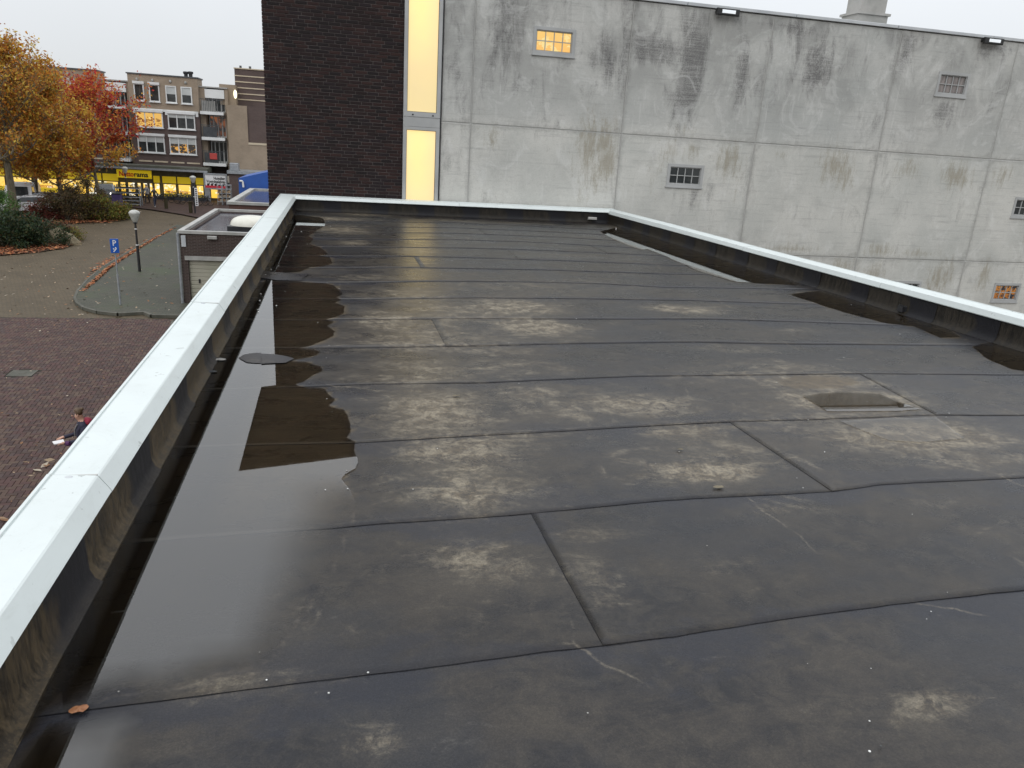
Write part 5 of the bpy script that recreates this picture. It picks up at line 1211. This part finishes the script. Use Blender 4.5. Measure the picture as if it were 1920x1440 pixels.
# shopping trolleys / wire racks by the sign
for i, (px, lab) in enumerate([(409, 'wire display rack under the white shop sign'), (419, 'wire display rack at the right end under the white sign')]):
    b = onz(px, 389, GZ + .07); t = thing('display_rack', lab, 'rack', (b[0], 78.5, GZ + .07), 'wire racks under the shop sign')
    mb = MB()
    for x in (-.4, 0, .4):
        for y in (-.3, .3): mb.tube((x, y, 0), (x, y, 1.9), .02, .02, 5)
    for z in (.3, .7, 1.1, 1.5, 1.88):
        for y in (-.3, .3): mb.tube((-.4, y, z), (.4, y, z), .02, .02, 5)
        for x in (-.4, .4): mb.tube((x, -.3, z), (x, .3, z), .02, .02, 5)
    mb.build('wire_frame', M['steel'], t, local=True)
    mb = MB()
    for z in (.3, .7, 1.1): 
        for k in range(4): mb.cbox(-.36 + .18 * k, -.22 + .18 * k, -.25, .2, z + .02, z + U(.15, .3), .01)
    mb.build('goods', M['litter2'], t, local=True)
# manhole
b = onz(42, 700, GZ); t = thing('manhole_cover', 'square grey manhole cover in the red-brown clinker yard', 'manhole cover', (b[0], b[1], GZ))
mb = MB(); ringbox(mb, -.34, .34, -.3, .3, -.004, .012, .05); mb.build('frame', M['kerb'], t, local=True)
mb = MB(); mb.box(-.288, .288, -.248, .248, -.004, .008); mb.build('lid', M['kerb'], t, local=True)
mb = MB(); mb.box(-.1, .1, -.05, .05, .0085, .013); mb.build('badge', M['kerb'], t, local=True)

# ------------------------------------------------------------------ rock, shrubs, trees
b = onz(113, 459, GZ); t = MB(); t.blob((0, 0, .0), (.95, .6, .95), 14, 9, .08)
for i, v in enumerate(t.v): t.v[i] = (v[0] + .25 * (1 - max(0, v[2])) * (1 if v[0] > 0 else -.1), v[1], max(-.05, v[2] * (1 if v[0] < .1 else .8)))
o = t.build('rock', M['rock'], None, smooth=False, label='mossy brown boulder at the tip of the front planting bed', cat='rock'); o.location = (b[0] - .1, b[1] + .4, GZ)
def shrub(name, px, py, rx, ry, h, m, n, label, s=.08, group=None):
    x, y, _ = onz(px, py, GZ); t = thing(name, label, 'shrub', (x, y, GZ), group)
    mb = MB()
    for i in range(16):
        a = U(0, 6.28); r = U(.3, .8); mb.tube((U(-.2, .2), U(-.2, .2), 0), (rx * r * math.cos(a), ry * r * math.sin(a), h * U(.5, .9)), .03, .01, 5)
    mb.build('stems', M['bark'], t, local=True)
    mb = MB(); cl = []
    for i in range(int(26 + rx * 8)):
        a = U(0, 6.28); r = math.sqrt(rnd()); ph = U(.15, 1); cl.append((rx * r * math.cos(a) * .85, ry * r * math.sin(a) * .85, h * ph * math.sqrt(max(.1, 1 - (r * .9) ** 2)), U(.25, .5)))
    for i in range(n):
        c = random.choice(cl); leafq(mb, c[0] + random.gauss(0, c[3] * .6), c[1] + random.gauss(0, c[3] * .6), max(.05, c[2] + random.gauss(0, c[3] * .45)), U(s * .7, s * 1.3))
    mb.build('foliage', m, t, local=True); return t
G1 = 'shrubs in the front planting bed'; G2 = 'shrubs in the rear planting bed'
shrub('shrub', 12, 462, 2.3, 1.6, 2.1, M['leaf_green'], 6500, 'dark green bush at the left end of the front bed', .075, G1)
shrub('shrub', 58, 458, 2.4, 1.6, 2.0, M['leaf_green'], 6500, 'dark green bush in the middle of the front bed', .075, G1)
shrub('shrub', 88, 452, 1.4, 1.2, 1.2, M['leaf_brown'], 3500, 'low brownish shrub between dark bush and boulder', .06, G1)
shrub('shrub', 104, 446, 1.1, .8, 1.0, M['leaf_wine'], 2200, 'small wine-red shrub behind the boulder', .06, G1)
shrub('shrub', 128, 450, .8, .6, .8, M['leaf_yg'], 2200, 'small yellow-green shrub right of the boulder', .05, G1)
shrub('shrub', -30, 462, 2.2, 1.6, 2.4, M['leaf_green'], 3500, 'dark green bush cut by the left edge of the photo', .075, G1)
shrub('shrub', 2, 425, 1.3, 1.2, 2.6, M['leaf_bright'], 3500, 'bright green bush behind the front bed at the left edge', .075, G1)
shrub('shrub', 92, 412, 1.6, 1.2, 1.7, M['leaf_wine'], 3500, 'reddish low shrub left end of the rear bed', .08, G2)
shrub('shrub', 125, 414, 2.2, 1.5, 3.0, M['leaf_brown'], 7000, 'big brown twiggy bush left of centre in the rear bed', .07, G2)
shrub('shrub', 160, 412, 2.3, 1.5, 3.0, M['leaf_brown'], 7000, 'big brown twiggy bush in the middle of the rear bed', .07, G2)
shrub('shrub', 190, 413, 1.6, 1.1, 1.9, M['leaf_yg'], 4000, 'yellow-green shrub right of the twiggy bushes in the rear bed', .08, G2)
shrub('shrub', 216, 410, 1.3, 1.0, 1.5, M['leaf_yg'], 3000, 'small yellowing shrub at the right tip of the rear bed', .08, G2)
def tree(px, py, h, cr, m, n, label, seed, trunk_r=.22, clear=.28, s=.13, dens=1.):
    random.seed(seed); x, y, _ = onz(px, py, GZ); t = thing('tree', label, 'tree', (x, y, GZ), 'autumn trees before the shops')
    tr = MB(); tips = []
    def grow(p, d, L, r, lev):
        k = 4; q = p
        for i in range(k):
            d2 = (d + Vector((U(-.14, .14), U(-.14, .14), U(-.03, .12)))).normalized(); q2 = q + d2 * L / k; tr.tube(q, q2, r * (1 - .18 * i / 1.0), r * (1 - .18 * (i + 1)), 7 if lev < 2 else 4, 0, False)
            if lev >= 1: tips.append((q2, .55 if lev < 3 else .4))
            d = d2; q = q2
            if lev < 3 and (i > 0 or lev > 0):
                for _ in range(2 if lev < 2 else 2):
                    a = U(0, 6.28); side = Vector((math.cos(a), math.sin(a), U(.35, 1.0))).normalized(); grow(q, (side * .8 + d * .5).normalized(), L * U(.42, .62), r * .45, lev + 1)
    tr.tube((0, 0, 0), (0, 0, h * clear), trunk_r, trunk_r * .8, 12, 0, False)
    p = Vector((0, 0, h * clear)); d = Vector((0, 0, 1)); r = trunk_r * .8; K = 9; top = h * .97
    for i in range(K):
        z1 = h * clear + (top - h * clear) * (i + 1) / K; q = Vector((p.x + U(-.12, .12), p.y + U(-.12, .12), z1)); tr.tube(p, q, r, r * .82, 9, 0, False)
        f = i / (K - 1); reach = cr * (1.0 - .75 * abs(f - .28) ** 1.1) * (1 if f < .75 else .7)
        for _ in range(3 if i < K - 1 else 4):
            a = U(0, 6.28); el = U(.15, .6) + f * .7; dd = Vector((math.cos(a), math.sin(a), el)).normalized(); grow(q, dd, reach * U(.6, .95), r * .42, 1 if i < 7 else 2)
        p = q; r *= .8
    tr.build('trunk', M['bark'], t, local=True)
    mb = MB(); cl = [tp for tp in tips if noise.noise(Vector(tp[0]) * .55 + Vector((seed, 0, 0))) > -.28]
    for i in range(n):
        c, sp = random.choice(cl)
        if c.z > h * .62 and rnd() < .55: continue
        leafq(mb, c.x + random.gauss(0, sp * .55), c.y + random.gauss(0, sp * .55), c.z + random.gauss(0, sp * .5), U(s * .6, s * 1.25))
    mb.build('crown', m, t, local=True); return t
tree(28, 404, 12.7, 4.6, M['leaf_orange'], 17000, 'large orange and yellow tree with thick trunk behind the front bed', 11, .30, .22)
tree(-45, 415, 10.4, 4.2, M['leaf_orange'], 9000, 'orange tree cut by the left edge of the photo', 12, .25, .25)
tree(118, 398, 10.2, 5.4, M['leaf_orange'], 30000, 'rounded orange tree right of the large trunk, above the rear bed', 13, .2, .10, .14)
tree(186, 379, 10.1, 5.2, M['leaf_red'], 26000, 'crimson red tree in front of the balconies', 14, .2, .12, .15)
tree(72, 392, 9.8, 4.8, M['leaf_orange'], 20000, 'brownish orange tree between the large trunk and the rounded tree', 15, .2, .12)
random.seed(99)

# ------------------------------------------------------------------ vehicles
def car(loc, rz, paint, label, van=False, lights=False):
    t = thing('parked_car', label, 'van' if van else 'car', loc, None, rz); t.name = 'parked_van' if van else 'parked_car'
    L, Wd = (5.0, .98) if van else (4.3, .88); H = 2.0 if van else 1.45
    pr = ([(-2.5, .35), (2.5, .35), (2.5, .85), (2.3, 1.05), (1.75, 1.2), (1.2, 1.95), (-2.35, 2.0), (-2.5, 1.6)] if van else [(-2.15, .35), (2.15, .3), (2.15, .62), (2.0, .78), (1.15, .92), (.45, 1.38), (-.9, 1.45), (-1.75, 1.05), (-2.12, .95)])
    mb = MB(); ns = 5; k = len(pr)
    for j in range(ns):
        f = j / (ns - 1) * 2 - 1
        for (x, z) in pr:
            tap = 1 - (.16 if not van else .06) * max(0, (z - .9)) / .55; mb.v.append((x * (1 - .03 * abs(f) ** 3), f * Wd * (1 if z < .95 else tap), z))
    for j in range(ns - 1):
        for i in range(k): mb.f.append((j * k + i, j * k + (i + 1) % k, (j + 1) * k + (i + 1) % k, (j + 1) * k + i)); mb.m.append(0)
    mb.f += [tuple(range(k)), tuple(range((ns - 1) * k, ns * k))[::-1]]; mb.m += [0, 0]; mb.build('body', paint, t, local=True)
    for s_ in (-1, 1):
        gl = MB(); a = [(-1.6, 1.02), (1.0, .97), (.42, 1.32), (-.88, 1.38)] if not van else [(.4, 1.25), (1.6, 1.25), (1.15, 1.82), (.4, 1.85)]
        gl.add([(x, s_ * (Wd * (1 - .16 * max(0, z - .9) / .55 if not van else 1 - .06 * max(0, z - .9) / .55) + .008), z) for x, z in a], [(0, 1, 2, 3)])
        gl.build('side_window', M['glass'], t, local=True)
    w = MB(); (xa, za, xb, zb) = (1.12, .945, .5, 1.365) if not van else (1.74, 1.23, 1.24, 1.9)
    w.add([(xa + .02, -.72, za), (xa + .02, .72, za), (xb + .02, .62, zb), (xb + .02, -.62, zb)], [(0, 1, 2, 3)]); w.build('windscreen', M['glass'], t, local=True)
    w = MB(); (xa, za, xb, zb) = (-1.78, 1.06, -.95, 1.42) if not van else (-2.52, 1.3, -2.42, 1.85)
    w.add([(xa - .015, -.7, za), (xa - .015, .7, za), (xb - .015, .6, zb), (xb - .015, -.6, zb)], [(0, 1, 2, 3)]); w.build('rear_window', M['glass'], t, local=True)
    for x in (-1.35, 1.35):
        for s_ in (-1, 1):
            w = MB(); w.tube((x, s_ * (Wd - .17), .32), (x, s_ * (Wd + .02), .32), .32, .32, 16); wh = w.build('wheel', M['tyre'], t, local=True)
            r = MB(); r.tube((x, s_ * (Wd + .021), .32), (x, s_ * (Wd + .03), .32), .19, .17, 12); r.build('rim', M['steel'], wh, local=True)
    for s_ in (-1, 1):
        e = L / 2
        w = MB(); w.cbox(-.16, .16, 0, .05, 0, .13, .01); w.v = [(e + .012 - v[1] * .5, s_ * .6 + v[0], .58 + v[2]) for v in w.v]; w.build('headlight', M['lamp_on'] if lights else M['signwhite'], t, local=True)
        w = MB(); w.cbox(-.14, .14, 0, .05, 0, .14, .01); w.v = [(-e - .012 + v[1] * .5, s_ * .6 + v[0], .75 + v[2]) for v in w.v]; w.build('tail_light', M['tail'], t, local=True)
    return t
p = onz(52, 404, GZ); car((p[0], p[1] + 1, GZ), math.radians(188), M['carwhite'], 'white car parked behind the thick tree trunk')
p = onz(46, 393, GZ); car((p[0], p[1], GZ), math.radians(-80), M['carwhite'], 'white van parked behind the white car, partly hidden by the trunk', True)
p = onz(96, 396, GZ); car((p[0], p[1], GZ), math.radians(10), M['carsilver'], 'silver grey car parked behind the brown bushes')
p = onz(198, 372, GZ); car((p[0], p[1], GZ + .0), math.radians(-75), M['carsilver'], 'silver car with lit headlights facing the camera left of the trolley', False, True)
p = onz(8, 398, GZ); car((p[0] - 1, p[1] + 2, GZ), math.radians(200), M['cardark'], 'dark car parked at the left edge behind the trees')

# ------------------------------------------------------------------ people
def skin_mesh(name, V, E, R, mats, assign, sub=2):
    me = bpy.data.meshes.new(name); me.from_pydata(V, E, []); o = bpy.data.objects.new(name, me); S.collection.objects.link(o)
    o.modifiers.new('s', 'SKIN'); sm = o.modifiers.new('u', 'SUBSURF'); sm.levels = sub; sm.render_levels = sub
    for i, r in enumerate(R): me.skin_vertices[0].data[i].radius = (r, r) if not isinstance(r, tuple) else r
    me.skin_vertices[0].data[0].use_root = True
    bpy.context.view_layer.update(); dg = bpy.context.evaluated_depsgraph_get(); m2_ = bpy.data.meshes.new_from_object(o.evaluated_get(dg)); bpy.data.objects.remove(o)
    m2_.materials.clear(); [m2_.materials.append(m) for m in mats]
    for p_ in m2_.polygons: p_.use_smooth = True; p_.material_index = assign(p_.center)
    return m2_
def person(loc, rz, label, coat, legs, shoe, hair, pose, fingers=False, bun=False, name='person', tilt=0.):
    t = thing(name, label, 'person', loc, None, rz)
    # faces +x ; z up ; 1.7 m
    V = [(0, 0, .93), (0, 0, 1.08), (.01, 0, 1.25), (0, 0, 1.40), (.015, 0, 1.49), (.03 + tilt * .3, 0, 1.57), (.04 + tilt, 0, 1.66 - tilt * .3)]
    R = [(.17, .12), (.135, .105), (.155, .115), (.13, .10), .055, (.075, .085), .078]
    E = [(0, 1), (1, 2), (2, 3), (3, 4), (4, 5), (5, 6)]
    hands = []
    for s_, P_ in ((-1, pose['arm'][0]), (1, pose['arm'][1])):
        b = len(V); V += [(0, s_ * .17, 1.39)] + [tuple(q) for q in P_]; R += [.062, .05, .038, .036]
        E += [(3, b), (b, b + 1), (b + 1, b + 2), (b + 2, b + 3)]; hands.append((b + 2, b + 3))
        if fingers:
            h = Vector(V[b + 3]); w = Vector(V[b + 2]); d = (h - w).normalized(); sd = d.cross(Vector((0, 0, 1))).normalized()
            for k, (ln, of) in enumerate(((.05, -.03), (.065, -.01), (.07, .01), (.06, .03))):
                c = len(V); V += [tuple(h + sd * of + d * .03), tuple(h + sd * of * 1.1 + d * (.03 + ln) + Vector((0, 0, -.02)))]; R += [.010, .008]; E += [(b + 3, c), (c, c + 1)]
            c = len(V); V += [tuple(h + sd * -.045 + Vector((0, 0, .01))), tuple(h + sd * -.06 + d * .04 + Vector((0, 0, .02)))]; R += [.012, .009]; E += [(b + 3, c), (c, c + 1)]
    for s_, P_ in ((-1, pose['leg'][0]), (1, pose['leg'][1])):
        b = len(V); V += [(0, s_ * .09, .86)] + [tuple(q) for q in P_]; R += [.10, .068, .05, (.045, .035), .032]
        E += [(0, b), (b, b + 1), (b + 1, b + 2), (b + 2, b + 3), (b + 3, b + 4)]
    wr = [Vector(V[h[0]]) for h in hands]; hd = [Vector(V[h[1]]) for h in hands]
    def assign(c):
        if c.z > 1.485: return 0
        if c.z < .09: return 3
        for a, b in zip(wr, hd):
            if (c - b).length < .14 and (c - b).length < (c - a).length * 1.0: return 0
        return 2 if c.z < .88 else 1
    me = skin_mesh('body', V, E, R, [M['skin'], coat, legs, shoe], assign); o = bpy.data.objects.new('body', me); S.collection.objects.link(o); o.parent = t
    hx, hz = V[6][0], V[6][2]
    mb = MB(); mb.blob((hx - .022, 0, hz + .02), (.088, .084, .088), 14, 10, .03)
    mb.v = [v if v[0] < hx + .02 or v[2] > hz + .05 else (hx + .02, v[1] * .9, v[2]) for v in mb.v]
    if bun: mb.blob((hx - .10, 0, hz + .07), (.035, .035, .035), 8, 6, .05)
    mb.build('hair', hair, t, local=True, smooth=True)
    mb = MB(); mb.blob((hx + .085, 0, hz - .045), (.018, .012, .02), 6, 5); [mb.blob((hx - .005, s_ * .082, hz - .03), (.018, .01, .028), 6, 5) for s_ in (-1, 1)]; mb.build('nose_and_ears', M['skin'], t, local=True, smooth=True)
    mb = MB(); [mb.blob((hx + .07, s_ * .03, hz - .015), (.009, .011, .007), 6, 4) for s_ in (-1, 1)]; mb.build('eyes', M['blk'], t, local=True)
    mb = MB(); mb.blob((hx + .071, 0, hz - .085), (.008, .022, .006), 6, 4); mb.build('mouth', M['crimson'], t, local=True)
    return t
walk = {'arm': [[(-.08, -.24, 1.14), (.02, -.25, .93), (.06, -.25, .86)], [(.08, .24, 1.14), (.16, .22, .95), (.2, .21, .88)]], 'leg': [[(.12, -.09, .48), (.22, -.09, .10), (.25, -.09, .045), (.36, -.10, .03)], [(-.05, .09, .47), (-.28, .09, .14), (-.30, .09, .06), (-.2, .10, .03)]]}
carry = {'arm': [[(.05, -.25, 1.13), (.30, -.20, 1.10), (.38, -.18, 1.10)], [(.08, .24, 1.13), (.33, .16, 1.10), (.41, .14, 1.10)]], 'leg': walk['leg']}
hp = onz(150, 776, GZ + 1.62); 
t = person((hp[0] + .02, hp[1], GZ), math.radians(205), 'person with brown hair bun in navy coat carrying white papers below the roof edge', M['navy'], M['jeans'], M['blk'], M['hair'], carry, True, True, tilt=.035)
mb = MB(); mb.blob((-.10, 0, 1.44), (.09, .15, .08), 12, 8, .04); mb.build('hood', M['crimson'], t, local=True, smooth=True)
mb = MB(); mb.tube((.34, .15, 1.09), (.28, .22, 1.10), .05, .05, 8); mb.build('cuff', M['purple'], t, local=True)
mb = MB(); mb.path([(.10, .10, 1.44), (.145, -.02, 1.30), (.15, -.10, 1.12)], .012); mb.build('strap', M['greycloth'], t, local=True)
pp = MB(); pp.add([(.36, -.10, 1.095), (.56, -.06, 1.10), (.55, .16, 1.12), (.37, .14, 1.12), (.36, -.10, 1.075), (.56, -.06, 1.08), (.55, .16, 1.10), (.37, .14, 1.10)], [(0, 1, 2, 3), (7, 6, 5, 4), (0, 4, 5, 1), (1, 5, 6, 2), (2, 6, 7, 3), (3, 7, 4, 0)])
o = pp.build('paper_stack', M['paper']); tag(o, 'white papers held out in front by the person below the roof edge', 'papers'); o.location = t.location; o.rotation_euler = t.rotation_euler
a = onz(291, 388, GZ + .07); person((a[0], a[1], GZ + .07), math.radians(-60), 'person in a dark coat and jeans walking away from the shop door, nearer of two', M['blackcloth'], M['jeans'], M['shoe'], M['hair'], walk)
a = onz(277, 382, GZ + .07); person((a[0], a[1], GZ + .07), math.radians(-100), 'person in a grey coat walking beside the trolley, left of the dark coated one', M['greycloth'], M['blackcloth'], M['blk'], M['blackcloth'], walk)
